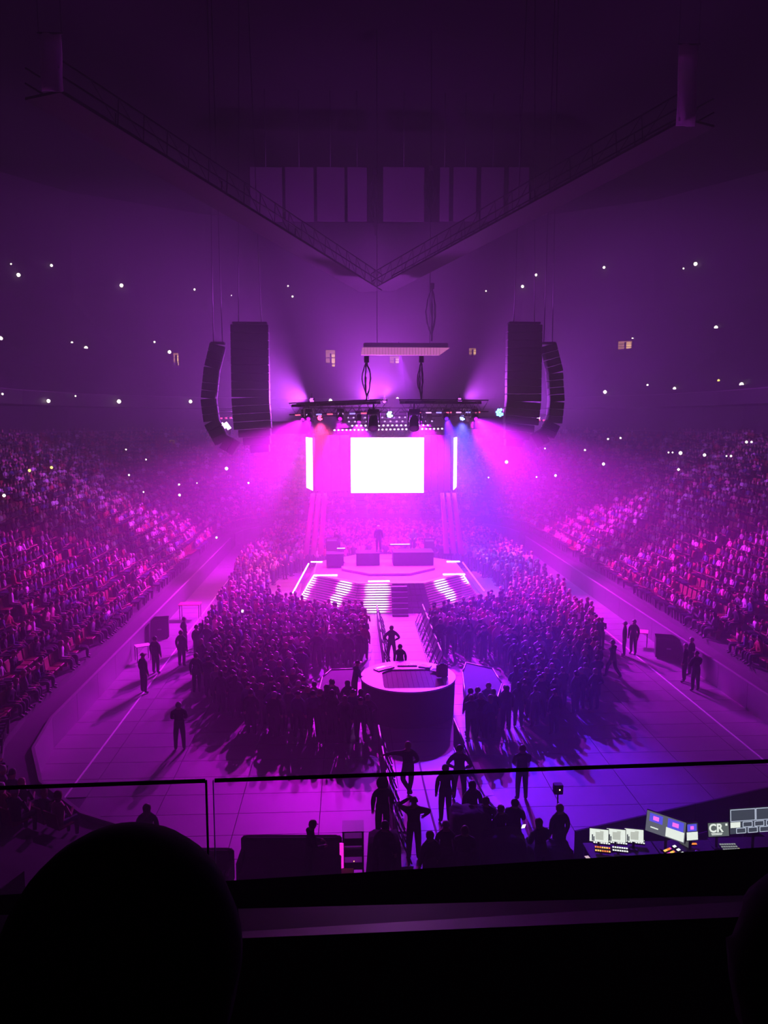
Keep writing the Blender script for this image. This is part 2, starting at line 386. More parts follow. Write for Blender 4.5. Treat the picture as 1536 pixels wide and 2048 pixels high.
for s, nm in ((-1, 'left'), (1, 'right')):
    cx = -5.5 if s < 0 else 4.95
    ang = math.atan2(s * 0.975, -0.222) if False else None
    nrm = Vector((s * 0.975, -0.222, 0)); rz = math.atan2(nrm.x, -nrm.y)
    sc = screen_panel('side_video_screen', 'thin bright edge of the %s side video screen beside the stage' % nm, 'screen', (cx, 55.0, (sa.z + sb.z) / 2 + 0.15), 2.6, sb.z - sa.z - 0.3, rz, SCRSIDE)
    # dark slatted back panel between the front screen and the side screen
    x0, x1 = (sa.x - 0.15, cx + 0.25) if s < 0 else (sb.x + 0.15, cx - 0.2)
    bp = thing('screen_back_panel', 'dark flat back panel %s of the large white video screen' % nm, 'panel', ((x0 + x1) / 2, 56.2, (sa.z + sb.z) / 2 + 0.1))
    L = abs(x1 - x0)
    for i in range(4):
        MB().box((-L / 2 + L * (i + 0.5) / 4, 0, 0), (L / 4 - 0.03, 0.1, sb.z - sa.z + 0.1)).build('panel', BLACK, bp)
    for i in range(2): MB().tube((-L / 2, 0.08, -1 + 2 * i), (L / 2, 0.08, -1 + 2 * i), 0.04).build('cross_bar', DARKMETAL, bp)
    # gauzy drapes that lead down from the panel to the stage
    for i in range(3):
        xt = x1 + (-s) * 0.05 + (-s) * 0.42 * i; xb = xt + s * (0.55 - 0.1 * i)
        dm = M('magenta_drape', (0.5, 0.03, 0.3), 0.8)
        mb = MB(); rr = []
        for j in range(9):
            t = j / 8; z = (sa.z + 0.1) * (1 - t) + 2.1 * t; x = xt * (1 - t) + xb * t
            rr.append([Vector((x + 0.17 * math.cos(a) * (0.8 + 0.4 * t), 53.6 + 0.09 * math.sin(a) + 0.03 * math.sin(j + i), z)) for a in [2 * math.pi * q / 10 for q in range(10)]])
        mb.rings(rr).build('stage_drape', dm)
        tag(COL.objects[-1], 'magenta gauze drape hanging %s of the stage, %s of three' % (nm, ('outermost', 'middle', 'innermost')[i]), 'drape', 'drapes beside the stage')

# header panel hung above
hp = thing('header_panel', 'pink lit header panel with dark top hung high above the screen', 'panel', at_y(812, 698, 54.5))
MB().add([(-3.15, 0, -0.42), (2.35, 0, -0.42), (3.1, 0, 0.1), (-3.05, 0, 0.1), (-3.15, 0.25, -0.42), (2.35, 0.25, -0.42), (3.1, 0.25, 0.1), (-3.05, 0.25, 0.1)], [(0, 1, 2, 3), (7, 6, 5, 4), (0, 4, 5, 1), (1, 5, 6, 2), (2, 6, 7, 3), (3, 7, 4, 0)]).build('led_face', emitter('header_led', (0.85, 0.22, 0.6), 0.9, base=(0.3, 0.1, 0.25)), hp)
MB().box((0, 0.4, 0.27), (5.9, 1.0, 0.3), None, 0.08).build('top_frame', BLACK, hp)
for i in range(26): MB().box((-2.9 + i * 0.21, -0.012, -0.16), (0.02, 0.02, 0.5)).build('rib', DARKMETAL, hp)
for x in (-2.0, 1.7): MB().tube((x, 0.4, 0.4), (x, 0.4, 21.0), 0.025).build('hanging_cable', DARKMETAL, hp)

# ================================================================== LIGHTING RIG
def truss_mesh(L, wdt=0.55, n=None, r=0.035):
    n = n or max(2, int(L / 0.6)); chords = []; h = wdt / 2
    for sy in (-1, 1):
        for sz in (-1, 1): chords.append(((0, sy * h, sz * h), (L, sy * h, sz * h)))
    braces = []
    for i in range(n):
        x0, x1 = L * i / n, L * (i + 1) / n; f = 1 if i % 2 else -1
        for s in (-1, 1):
            braces.append(((x0, s * h, -f * h), (x1, s * h, f * h))); braces.append(((x0, -f * h, s * h), (x1, f * h, s * h)))
    return chords, braces
def truss(name, label, p0, p1, wdt=0.55, mat=None, group=None):
    p0, p1 = Vector(p0), Vector(p1); d = p1 - p0
    t = thing(name, label, 'truss', p0, d.to_track_quat('X', 'Z').to_euler(), group)
    ch, br = truss_mesh(d.length, wdt)
    for a, b in ch: MB().tube(a, b, 0.045).build('chord', mat or DARKMETAL, t)
    mb = MB()
    for a, b in br: mb.tube(a, b, 0.022, n=4)
    mb.build('lattice', mat or DARKMETAL, t)
    return t
TL = truss('lighting_truss', 'left front lighting truss above the white video screen', at_y(586, 818, 52.0), at_y(768, 812, 47.5), 0.75)
TR = truss('lighting_truss', 'right front lighting truss above the white video screen', at_y(807, 812, 47.5), at_y(968, 812, 52.0), 0.75)
for t, L in ((TL, 6.9), (TR, 6.9)):
    MB().box((L / 2, 0.1, 0.22), (L, 0.5, 0.18)).build('cable_tray', BLACK, t)
    for k in range(7): MB().tube((0.6 + k * 0.9, -0.45, -0.42), (1.0 + k * 0.9, -0.45, -0.42), 0.05).build('bar_light', emitter('bar_led_%d' % (k % 3), [(1, .1, .25), (0.8, 0.35, 1), (0.35, 0.25, 1)][k % 3], 2.5), t)
truss('side_truss', 'dark side truss joining the rig to the left speakers', at_y(535, 856, 56), at_y(622, 854, 54), 0.8)
truss('side_truss', 'dark side truss joining the rig to the right speakers', at_y(945, 846, 54), at_y(1018, 846, 56), 0.8)
for i, (pa, pb) in enumerate((((535, 856, 55.7), (618, 854, 54)), ((945, 846, 54), (1018, 846, 55.7)))):
    a, b = at_y(*pa), at_y(*pb); d = b - a
    tag(MB().box((0, 0, 0), (d.length, 0.12, 0.85), None, 0.03).build('truss_drape', BLACKCLOTH, None, (a + b) / 2 - Vector((0, 0.55, 0)), (0, 0, math.atan2(d.y, d.x))), 'black drape over the %s side truss of the rig' % ('left', 'right')[i], 'drape')
truss('rear_truss', 'rear lighting truss behind the white video screen', (-6.0, 57.5, 12.1), (6.0, 57.5, 12.1), 0.6)
for s, nm in ((-1, 'left'), (1, 'right')):
    truss('cross_truss', '%s cross truss running front to back over the stage' % nm, (s * 5.3, 49.5, 12.0), (s * 5.3, 57.5, 12.0), 0.5)
# battens with rows of small bulbs over the screen
BULB = emitter('bulb', (1.0, 0.75, 1.0), 4.0); BULBV = emitter('bulb_violet', (0.75, 0.45, 1.0), 2.0)
def batten(label, pa, pb, n, mat):
    a, b = Vector(pa), Vector(pb); d = b - a
    t = thing('light_batten', label, 'light', a, d.to_track_quat('X', 'Z').to_euler(), 'rows of small bulbs over the screen')
    MB().box((d.length / 2, 0, 0.09), (d.length, 0.12, 0.1)).build('rail', DARKMETAL, t)
    me = MB().lathe([(0.03, -0.07), (0.07, -0.04), (0.07, 0.0), (0.04, 0.05)], n=8).mesh('bulb', mat)
    for i in range(n): place('bulb', me, t, ((i + 0.5) * d.length / n, 0, 0))
batten('lowest long row of bulbs just above the white video screen', at_y(665, 860, 54.2), at_y(888, 857, 54.2), 28, BULB)
batten('second row of bulbs above the video screen', at_y(700, 851, 54.6), at_y(860, 850, 54.6), 18, BULB)
batten('third row of bulbs, dimmer and behind the hanging lamps', at_y(680, 843, 55.2), at_y(870, 842, 55.2), 16, BULBV)
batten('topmost row of bulbs under the front trusses', at_y(690, 835, 55.8), at_y(850, 834, 55.8), 14, BULBV)

def moving_head(label, loc, aim, color, glow, scale=1.0, light=None, group='moving head lamps in the rig'):
    """Yoke lamp hung from the rig; the head points at aim."""
    loc, aim = Vector(loc), Vector(aim)
    t = thing('moving_head_lamp', label, 'lamp', loc, None, group); t.scale = (scale,) * 3
    MB().box((0, 0, 0.42), (0.42, 0.3, 0.16), None, 0.03).build('base', BLACK, t)
    MB().tube((0, 0, 0.5), (0, 0, 0.72), 0.03).build('clamp', DARKMETAL, t)
    d = (aim - loc).normalized(); az = math.atan2(d.y, d.x) - math.pi / 2
    yk = MB()
    for s in (-1, 1): yk.box((s * 0.22, 0, 0.14), (0.05, 0.16, 0.44))
    yk.box((0, 0, 0.33), (0.46, 0.16, 0.06)); yk.build('yoke', BLACK, t, rot=(0, 0, az))
    q = d.to_track_quat('Z', 'Y')
    hd = MB().lathe([(0.08, -0.30), (0.15, -0.26), (0.17, -0.05), (0.18, 0.12), (0.19, 0.26), (0.165, 0.26)], n=12, q=q).build('head', BLACK, t)
    MB().lathe([(0.16, 0.245), (0.10, 0.265), (0.01, 0.275)], n=12, q=q).build('lens', emitter('lens_%s' % glow, color, 5.0 if glow != 'off' else 0.0), hd)
    if light:
        l = lamp('SPOT', 'lamp_beam', light[0], light[1], t, d * 0.32 / 1.0, d * 5, 0.14, light[2], 0.85)
    return t
cn = {MAGENTA: 'magenta', VIOLET: 'violet', PINK: 'pink', BLUE: 'blue', RED: 'red', (1.0, 0.005, 0.75): 'hot_pink', (0.75, 0.008, 1.0): 'purple'}
RIGLAB = ['magenta moving head under the outer left front truss', 'magenta moving head under the inner left front truss', 'blue moving head under the inner right front truss', 'violet moving head under the outer right front truss',
          'magenta flood lamp on the left cross truss aimed at the left stand', 'magenta flood lamp on the right cross truss aimed at the right stand', 'magenta flood lamp on the left cross truss aimed at the far left corner', 'magenta flood lamp on the right cross truss aimed at the far right corner', 'magenta lamp behind the screen on the left', 'magenta lamp behind the screen on the right',
          'magenta lamp over the left half of the stage', 'magenta lamp over the right half of the stage']
for (loc, aim, col, pw, cone), lab in zip(RIG_LAMPS, RIGLAB):
    moving_head(lab, loc, aim, col, lab.split()[0] + '_%d' % int(col[0] * 100), 1.0, (col, pw, cone))
for (loc, aim, col, pw, cone, lab) in ADDED_HIGH_LAMPS: moving_head(lab, loc, aim, col, lab.split()[0] + '_high', 1.0, (col, pw, cone), 'added moving heads out of sight')
for i, px in enumerate((747, 828)):
    moving_head('large dark lamp hanging %s of the pair in front of the bulb rows' % ('left', 'right')[i], at_y(px, 846, 47.6), at_y(px - 8 + 16 * i, 1010, 44), RED, 'off', 1.7)

# ================================================================== PEOPLE
def skeleton(arms, legs, lean=0.0, seated=False, head_tilt=0.0):
    """Joints of a figure 1.75 m tall that faces +Y. arms / legs: ((elbow, wrist), (elbow, wrist)) and ((knee, ankle), ...), left (-x) first."""
    zp = 0.46 if seated else 0.94
    b = zp - 0.94; L = lean
    J = {'pelvis': (0, 0, 0.96 + b), 'waist': (0, 0.01 + L * 0.3, 1.12 + b), 'chest': (0, L * 0.7, 1.31 + b), 'collar': (0, L * 0.95, 1.45 + b),
         'neck': (0, L * 1.05, 1.53 + b), 'head': (0, L * 1.15 + 0.02 + head_tilt * 0.3, 1.62 + b), 'crown': (0, L * 1.2 + 0.015 + head_tilt, 1.695 + b)}
    rad = {'pelvis': .165, 'waist': .160, 'chest': .182, 'collar': .12, 'neck': .062, 'head': .098, 'crown': .075}
    seg = [('pelvis', 'waist', 2), ('waist', 'chest', 1), ('chest', 'collar', 1), ('collar', 'neck', 0), ('neck', 'head', 0), ('head', 'crown', 0)]
    for s, n in ((-1, 'l'), (1, 'r')):
        i = 0 if s < 0 else 1
        J['shoulder' + n] = (s * 0.20, L * 0.9, 1.395 + b); rad['shoulder' + n] = .098
        e, wr = arms[i]; J['elbow' + n] = (e[0], e[1], e[2] + b); J['wrist' + n] = (wr[0], wr[1], wr[2] + b); rad['elbow' + n] = .068; rad['wrist' + n] = .045
        d = (Vector(J['wrist' + n]) - Vector(J['elbow' + n])).normalized(); h = Vector(J['wrist' + n]) + d * 0.085; J['palm' + n] = tuple(h); rad['palm' + n] = .036
        J['hip' + n] = (s * 0.095, 0, 0.90 + b); rad['hip' + n] = .125
        k, a = legs[i]; J['knee' + n] = k; J['ankle' + n] = a; rad['knee' + n] = .088; rad['ankle' + n] = .064
        t = (a[0] + s * 0.02, a[1] + 0.15, max(0.035, a[2] - 0.05)); J['toe' + n] = t; rad['toe' + n] = .05
        seg += [('collar', 'shoulder' + n, 1), ('shoulder' + n, 'elbow' + n, 1), ('elbow' + n, 'wrist' + n, 1), ('wrist' + n, 'palm' + n, 0),
                ('pelvis', 'hip' + n, 2), ('hip' + n, 'knee' + n, 2), ('knee' + n, 'ankle' + n, 2), ('ankle' + n, 'toe' + n, 3)]
    return J, rad, seg
ST = lambda w=0.11, f=0.0: (((-w, 0.02 + f, 0.50), (-w - 0.01, -0.01, 0.085)), ((w, 0.02 - f, 0.50), (w + 0.01, -0.01, 0.085)))
SIT = (((-0.12, 0.42, 0.46), (-0.13, 0.40, 0.085)), ((0.12, 0.42, 0.46), (0.13, 0.40, 0.085)))
DOWN = (((-0.25, -0.02, 1.13), (-0.25, 0.06, 0.90)), ((0.25, -0.02, 1.13), (0.25, 0.06, 0.90)))
POSES = {
    'stand': skeleton(DOWN, ST()),
    'folded': skeleton((((-0.26, 0.06, 1.15), (0.06, 0.20, 1.20)), ((0.26, 0.06, 1.15), (-0.06, 0.22, 1.16))), ST(0.13)),
    'phone': skeleton((((-0.24, 0.10, 1.16), (-0.07, 0.30, 1.27)), ((0.24, 0.10, 1.16), (0.07, 0.30, 1.27))), ST(0.12)),
    'raised': skeleton((((-0.25, -0.02, 1.13), (-0.25, 0.06, 0.90)), ((0.30, 0.10, 1.58), (0.22, 0.18, 1.83))), ST(0.12)),
    'both_up': skeleton((((-0.32, 0.08, 1.58), (-0.22, 0.14, 1.83)), ((0.32, 0.08, 1.58), (0.22, 0.14, 1.83))), ST(0.13)),
    'clap': skeleton((((-0.27, 0.12, 1.22), (-0.06, 0.30, 1.38)), ((0.27, 0.12, 1.22), (0.06, 0.30, 1.38))), ST(0.12)),
    'walk': skeleton((((-0.25, -0.10, 1.14), (-0.24, -0.06, 0.90)), ((0.25, 0.08, 1.14), (0.24, 0.22, 0.95))), (((-0.1, 0.22, 0.53), (-0.1, 0.26, 0.10)), ((0.1, -0.06, 0.50), (0.1, -0.36, 0.13))), 0.04),
    'hips': skeleton((((-0.38, -0.08, 1.16), (-0.19, 0.06, 1.02)), ((0.38, -0.08, 1.16), (0.19, 0.06, 1.02))), ST(0.15)),
    'hat_hands': skeleton((((-0.40, 0.08, 1.50), (-0.15, 0.08, 1.66)), ((0.42, 0.02, 1.36), (0.30, 0.14, 1.18))), ST(0.12)),
    'lean': skeleton((((-0.44, 0.06, 1.40), (-0.70, 0.10, 1.34)), ((0.30, -0.04, 1.15), (0.16, 0.10, 1.02))), (((-0.16, 0.10, 0.52), (0.10, -0.02, 0.10)), ((0.10, 0.0, 0.50), (0.02, 0.0, 0.085)))),
    'work': skeleton((((-0.26, 0.16, 1.12), (-0.16, 0.40, 1.08)), ((0.26, 0.16, 1.12), (0.16, 0.40, 1.08))), ST(0.12), 0.12, head_tilt=0.05),
    'sit': skeleton((((-0.27, 0.04, 1.12), (-0.15, 0.28, 1.07)), ((0.27, 0.04, 1.12), (0.15, 0.28, 1.07))), SIT, 0.03, True),
    'sit_clap': skeleton((((-0.27, 0.10, 1.18), (-0.05, 0.32, 1.30)), ((0.27, 0.10, 1.18), (0.05, 0.32, 1.30))), SIT, 0.06, True),
}
PERSON = {}
def person_mesh(pose):
    if pose in PERSON: return PERSON[pose]
    J, rad, seg = POSES[pose]; names = list(J); me = bpy.data.meshes.new('skeleton')
    me.from_pydata([J[n] for n in names], [(names.index(a), names.index(b)) for a, b, _ in seg], [])
    o = bpy.data.objects.new('skeleton', me); COL.objects.link(o)
    sk = o.modifiers.new('skin', 'SKIN'); sk.use_smooth_shade = True; sk.branch_smoothing = 0.3
    for i, n in enumerate(names):
        v = me.skin_vertices[0].data[i]; r = rad[n]; v.radius = (r, r); v.use_root = (n == 'pelvis')
    o.modifiers.new('sub', 'SUBSURF').levels = 1
    dg = bpy.context.evaluated_depsgraph_get(); dg.update()
    ev = o.evaluated_get(dg); m2 = bpy.data.meshes.new_from_object(ev)
    bpy.data.objects.remove(o); bpy.data.meshes.remove(me)
    mb = MB(); mb.v = [tuple(v.co) for v in m2.vertices]
    sA = [(Vector(J[a]), Vector(J[b]), k) for a, b, k in seg]
    hc = Vector(J['head'])
    # wider chest and hips than deep
    for i, v in enumerate(mb.v):
        if abs(v[0]) < 0.17 and v[2] < J['collar'][2] + 0.03 and v[2] > J['pelvis'][2] - 0.1 and abs(v[1] - J['chest'][1]) < 0.2: mb.v[i] = (v[0] * 1.12, J['chest'][1] + (v[1] - J['chest'][1]) * 0.82, v[2])
    for p in m2.polygons:
        c = p.center; best = min(sA, key=lambda s: (c - s[0].lerp(s[1], max(0, min(1, (c - s[0]).dot(s[1] - s[0]) / max(1e-6, (s[1] - s[0]).length_squared))))).length)
        mb.f.append(tuple(p.vertices)); mb.m.append(best[2]); mb.smooth.append(True)
    bpy.data.meshes.remove(m2)
    mb.mi = 0
    for n, s in (('l', -1), ('r', 1)):                      # four bent fingers and a thumb on each palm
        pw = Vector(J['wrist' + n]); pp = Vector(J['palm' + n]); d = (pp - pw).normalized()
        side = d.cross(Vector((0, 1, 0.2))).normalized(); cu = side.cross(d).normalized() * -1
        for q, (o_, ln) in enumerate(((-0.027, .060), (-0.009, .072), (0.009, .068), (0.027, .052))):
            a = pp + side * o_ - d * 0.01; m_ = a + d * ln * 0.65 + cu * 0.008; e = m_ + d * ln * 0.4 + cu * 0.022
            mb.tube(a, m_, .0095, .009, 5, False); mb.tube(m_, e, .009, .0065, 5)
        a = pp - side * 0.03 * s - d * 0.035; m_ = a - side * 0.03 * s + d * 0.03; mb.tube(a, m_, .0105, .0095, 5, False); mb.tube(m_, m_ + d * 0.03, .0095, .007, 5)
    mb.tube(hc + Vector((0, 0.085, 0.015)), hc + Vector((0, 0.118, -0.012)), .012, .016, 5)      # nose, ears, brows, mouth
    for s in (-1, 1):
        mb.lathe([(0.004, -.02), (.022, -.012), (.024, .006), (.006, .02)], hc + Vector((s * 0.092, -0.005, 0)), 6, Quaternion((0, 1, 0), s * 1.57))
        mb.mi = 4; mb.lathe([(0.001, -.012), (.011, -.004), (.011, .004), (0.001, .012)], hc + Vector((s * 0.034, 0.088, 0.022)), 6); mb.mi = 0
    mb.mi = 4; mb.tube(hc + Vector((-0.025, 0.086, -0.045)), hc + Vector((0.025, 0.086, -0.045)), .006, n=5); mb.mi = 0
    PERSON[pose] = (mb.mesh('person_' + pose, SKIN, TOPCLOTH, TROUSER, SHOE, BLACK), hc, (Vector(J['crown']) - hc))
    return PERSON[pose]
def hair_mesh(kind):
    mb = MB(); n = 28 if kind == 'big' else 12; rr = []
    low = {'short': -0.05, 'long': -0.26, 'bun': -0.06, 'cap': 0.015, 'big': -0.10}[kind]; k = 1.5 if kind == 'big' else 1.0
    for (z, r) in ((0.125, 0.008), (0.1215, 0.026), (0.114, 0.044), (0.102, 0.062), (0.085, 0.079), (0.064, 0.093), (0.042, 0.102), (0.02, 0.107), (0.0, 0.108), (-0.05, 0.098), (-0.12, 0.094), (-0.19, 0.09), (-0.26, 0.07)):
        if z < low - 0.001: break
        ring = []
        for i in range(n):
            a = 2 * math.pi * i / n; x, y = math.cos(a) * r * k, math.sin(a) * r * 1.08 * k
            zz = z * k
            if y > 0.03 * k and z < 0.05: zz = max(z, 0.035); y = min(y, 0.085)          # keep the face free
            ring.append(Vector((x, y - 0.008, zz)))
        rr.append(ring)
    mb.rings(rr[::-1])
    if kind == 'bun': mb.lathe([(0.01, -.045), (.04, -.03), (.05, 0), (.04, .03), (.01, .045)], (0, -0.09, 0.09), 8)
    if kind == 'cap': mb.box((0, 0.13, 0.03), (0.15, 0.12, 0.012), None, 0.004)
    return mb.mesh('hair_' + kind, DARKHAIR if kind == 'big' else HAIR)
HAIRS = {k: hair_mesh(k) for k in ('short', 'long', 'bun', 'cap', 'big')}
HAIRCOL = [(0.02, 0.014, 0.012), (0.05, 0.03, 0.02), (0.14, 0.08, 0.04), (0.4, 0.28, 0.16), (0.03, 0.025, 0.025), (0.4, 0.27, 0.2), (0.5, 0.48, 0.46)]
TOPS = {'dark': (0.02, 0.02, 0.03), 'black': (0.01, 0.01, 0.012), 'pale': (0.62, 0.6, 0.64), 'red': (0.36, 0.03, 0.06), 'blue': (0.06, 0.06, 0.18), 'grey': (0.18, 0.18, 0.2), 'pink': (0.6, 0.25, 0.35)}
def person(loc, face, pose, label, top='dark', hair='short', height=1.75, group=None, haircol=None):
    me, hc, up = person_mesh(pose); s = height / 1.78
    o = place('person', me, None, loc, (0, 0, face)); o.scale = (s, s, s); o.color = (*TOPS[top], 1)
    tag(o, label, 'person', group)
    h = place('hair' if hair != 'cap' else 'cap', HAIRS[hair], o, hc + Vector((0, -0.012, 0.018)), up.to_track_quat('Z', 'Y').to_euler() if False else None)
    h.color = (*(haircol or random.choice(HAIRCOL)), 1)
    return o
def facing(p, q): return math.atan2(q[1] - p[1], q[0] - p[0]) - math.pi / 2
STG = (SX, SY)

# ------------------------------------------------------------------ light figures for the masses of the crowd
def low_figure(seated):
    mb = MB()
    def tb(p0, p1, r0, r1, n, k): mb.mi = k; mb.tube(p0, p1, r0, r1, n, False)
    b = -0.48 if seated else 0
    mb.mi = 1
    ring = lambda rx, ry, z, y=0: [Vector((rx * math.cos(2 * math.pi * i / 6), y + ry * math.sin(2 * math.pi * i / 6), z + b)) for i in range(6)]
    mb.rings([ring(.15, .11, .92), ring(.16, .12, 1.15), ring(.21, .12, 1.38), ring(.11, .08, 1.48)])
    mb.mi = 0; mb.rings([ring(.05, .05, 1.46, .01), ring(.085, .09, 1.56, .02), ring(.095, .105, 1.64, .02)])
    mb.mi = 4; mb.rings([ring(.102, .112, 1.62, .01), ring(.085, .095, 1.72, .01), ring(.03, .035, 1.76, .01)])
    for s in (-1, 1):
        if seated:
            tb((s * .1, 0, .46), (s * .13, .44, .46), .085, .065, 5, 2); tb((s * .13, .43, .48), (s * .14, .40, .03), .06, .045, 5, 3)
            tb((s * .22, 0, .92), (s * .27, .1, .66), .055, .045, 5, 1); tb((s * .27, .1, .66), (s * .1, .34, .72), .045, .035, 5, 0)
        else:
            tb((s * .1, 0, .95), (s * .12, .01, .03), .095, .05, 5, 2); mb.mi = 3; mb.box((s * .12, .05, .035), (.09, .25, .07))
            tb((s * .22, 0, 1.4), (s * .27, .03, 1.12), .055, .045, 5, 1); tb((s * .27, .03, 1.12), (s * .2, .2, 1.05), .045, .035, 5, 0)
    return np.array(mb.v, np.float32), mb.f, mb.m
LOWFIG = {k: low_figure(k) for k in (False, True)}
def crowd(name, label, spots, seated, seed, cols=None):
    """One object for people too many to count: spots are (x, y, z, face, height)."""
    rng = np.random.default_rng(seed); V, F, Mi = LOWFIG[seated]; n = len(spots); nv = len(V)
    sp = np.array(spots, np.float32); c, s = np.cos(sp[:, 3]), np.sin(sp[:, 3]); sc = sp[:, 4] / 1.76
    X = V[None, :, 0] * c[:, None] - V[None, :, 1] * s[:, None]; Y = V[None, :, 0] * s[:, None] + V[None, :, 1] * c[:, None]
    P = np.stack([X * sc[:, None] + sp[:, 0:1], Y * sc[:, None] + sp[:, 1:2], V[None, :, 2] * sc[:, None] + sp[:, 2:3]], -1).reshape(-1, 3)
    me = bpy.data.meshes.new(name)
    li = np.concatenate([np.array(f, np.int32) for f in F]); ln = np.array([len(f) for f in F], np.int32)
    LI = (li[None, :] + (np.arange(n, dtype=np.int32) * nv)[:, None]).ravel(); LN = np.tile(ln, n)
    me.vertices.add(n * nv); me.vertices.foreach_set('co', P.ravel()); me.loops.add(len(LI)); me.loops.foreach_set('vertex_index', LI)
    me.polygons.add(len(LN)); me.polygons.foreach_set('loop_start', np.concatenate([[0], np.cumsum(LN)[:-1]]).astype(np.int32)); me.polygons.foreach_set('loop_total', LN)
    pal = np.array(cols or [TOPS['dark'], TOPS['black'], TOPS['pale'], TOPS['red'], TOPS['grey'], TOPS['blue'], TOPS['pink'], TOPS['dark'], TOPS['dark'], (0.3, 0.28, 0.3)], np.float32)
    skin = np.array([(0.42, 0.25, 0.18), (0.5, 0.32, 0.24), (0.2, 0.11, 0.08), (0.3, 0.17, 0.12)], np.float32); hr = np.array(HAIRCOL, np.float32)
    tops = pal[rng.integers(0, len(pal), n)]; sk = skin[rng.integers(0, 4, n)]; hc = hr[rng.integers(0, len(hr), n)]
    tr = np.array([(0.03, 0.03, 0.042), (0.05, 0.06, 0.12), (0.02, 0.02, 0.02)], np.float32)[rng.integers(0, 3, n)]; sh = np.full((n, 3), 0.06, np.float32)
    tab = np.stack([sk, tops, tr, sh, hc], 1); fm = np.array(Mi)
    fc = tab[:, fm, :]                                   # n, faces, 3
    lc = np.repeat(fc.reshape(-1, 3), LN, axis=0); rgba = np.concatenate([lc, np.ones((len(lc), 1), np.float32)], 1)
    at = me.color_attributes.new('cloth', 'FLOAT_COLOR', 'CORNER'); at.data.foreach_set('color', rgba.astype(np.float32).ravel())
    me.materials.append(CROWDCLOTH); me.update(calc_edges=True); me.validate()
    o = place(name, me); return tag(o, label, 'crowd', kind='stuff')

# ================================================================== CROWD ON THE FLOOR AND IN THE STANDS
def inside(p, poly):
    x, y = p; c = False; j = len(poly) - 1
    for i in range(len(poly)):
        xi, yi = poly[i]; xj, yj = poly[j]
        if (yi > y) != (yj > y) and x < (xj - xi) * (y - yi) / (yj - yi) + xi: c = not c
        j = i
    return c
g = lambda px, py: tuple(at_z(px, py, 0.0)[:2])
# where feet stand on the floor, left and right of the aisle, and the packed floor behind the stage
LEFT = [g(385, 1330), g(425, 1415), g(520, 1468), g(640, 1492), g(742, 1486), g(744, 1448), g(630, 1440), g(622, 1390), g(640, 1340), g(726, 1335), (-1.55, 41.2), (-4.6, 42.3), (-8.0, 46.8), (-7.8, 54), (-6, 59), (0, 60.5), (0, 77), (-10, 77), (-11, 60), (-10.4, 46), (-10, 40)]
RIGHT = [g(1195, 1395), g(1120, 1455), g(1036, 1480), g(938, 1488), g(935, 1448), g(1020, 1440), g(1018, 1385), g(1000, 1330), g(860, 1310), (1.85, 41.2), (4.4, 42.3), (7.7, 46.8), (7.5, 54), (6, 59), (0, 60.5), (0, 77), (10, 77), (11, 60), (10.6, 46), g(1205, 1290)]
FOHC = at_z(816, 1351, 1.45)
rng = random.Random(11)
spots = []
yy = 24.0
while yy < 77:
    xx = -11.5 + rng.uniform(0, 0.66)
    while xx < 11.5:
        x = xx + rng.uniform(-0.12, 0.12); y_ = yy + rng.uniform(-0.12, 0.12)
        for side, poly in (('left', LEFT), ('right', RIGHT)):
            if inside((x, y_), poly) and math.hypot(x - FOHC.x, y_ - FOHC.y) > 2.35:
                edge = min(math.hypot(x - q[0], y_ - q[1]) for q in poly)
                if rng.random() < (0.96 if y_ > 36 else 0.85): spots.append((x, y_, side)); break
        xx += 0.66
    yy += 0.60
spots.sort(key=lambda s: s[1])
NEARN = 215
FP = ['stand', 'stand', 'phone', 'raised', 'clap', 'stand', 'both_up', 'hips', 'clap', 'folded']
WORD = {'dark': 'dark', 'pale': 'pale', 'red': 'red', 'blue': 'blue', 'grey': 'grey', 'pink': 'pink'}
POSEWORD = {'stand': 'arms down', 'phone': 'hands held in front', 'raised': 'one arm raised', 'clap': 'clapping', 'both_up': 'both arms raised', 'hips': 'hands on hips', 'folded': 'arms folded', 'sit': 'hands in lap', 'sit_clap': 'clapping'}
HAIRWORD = {'short': 'short hair', 'long': 'long hair', 'cap': 'a cap', 'bun': 'a hair bun', 'big': 'big hair'}
for i, (x, y_, side) in enumerate(spots[:NEARN]):
    top = rng.choice(['dark', 'dark', 'dark', 'black', 'pale', 'red', 'grey', 'blue', 'pink', 'dark'])
    if y_ < 33: top = rng.choice(['dark', 'black', 'dark', 'grey', 'blue'])
    pose = rng.choice(FP) if y_ > 30 else rng.choice(['stand', 'folded', 'phone', 'stand', 'hips']); hair = rng.choice(['short', 'short', 'long', 'short', 'cap', 'bun'])
    zone = 'front' if y_ < 31 else ('middle' if y_ < 34.5 else 'rear')
    person((x, y_, 0), facing((x, y_), STG) + rng.uniform(-0.35, 0.35), pose, '%s-topped person, %s, %s, %s %s floor crowd' % (top, HAIRWORD[hair], POSEWORD[pose], zone, side), top, hair, rng.uniform(1.62, 1.86), 'people of the %s floor crowd' % side)
rest = [(x, y_, 0, facing((x, y_), STG) + rng.uniform(-0.4, 0.4), rng.uniform(1.62, 1.86)) for x, y_, _ in spots[NEARN:]]
crowd('floor_crowd', 'packed standing crowd on the floor around the lit stage', rest, False, 3)

ORD = ['first', 'second', 'third', 'fourth', 'fifth', 'sixth', 'seventh', 'eighth', 'ninth', 'tenth', 'eleventh', 'twelfth']
def ordinal(n): return ORD[n] if n < 12 else '%dth' % (n + 1)
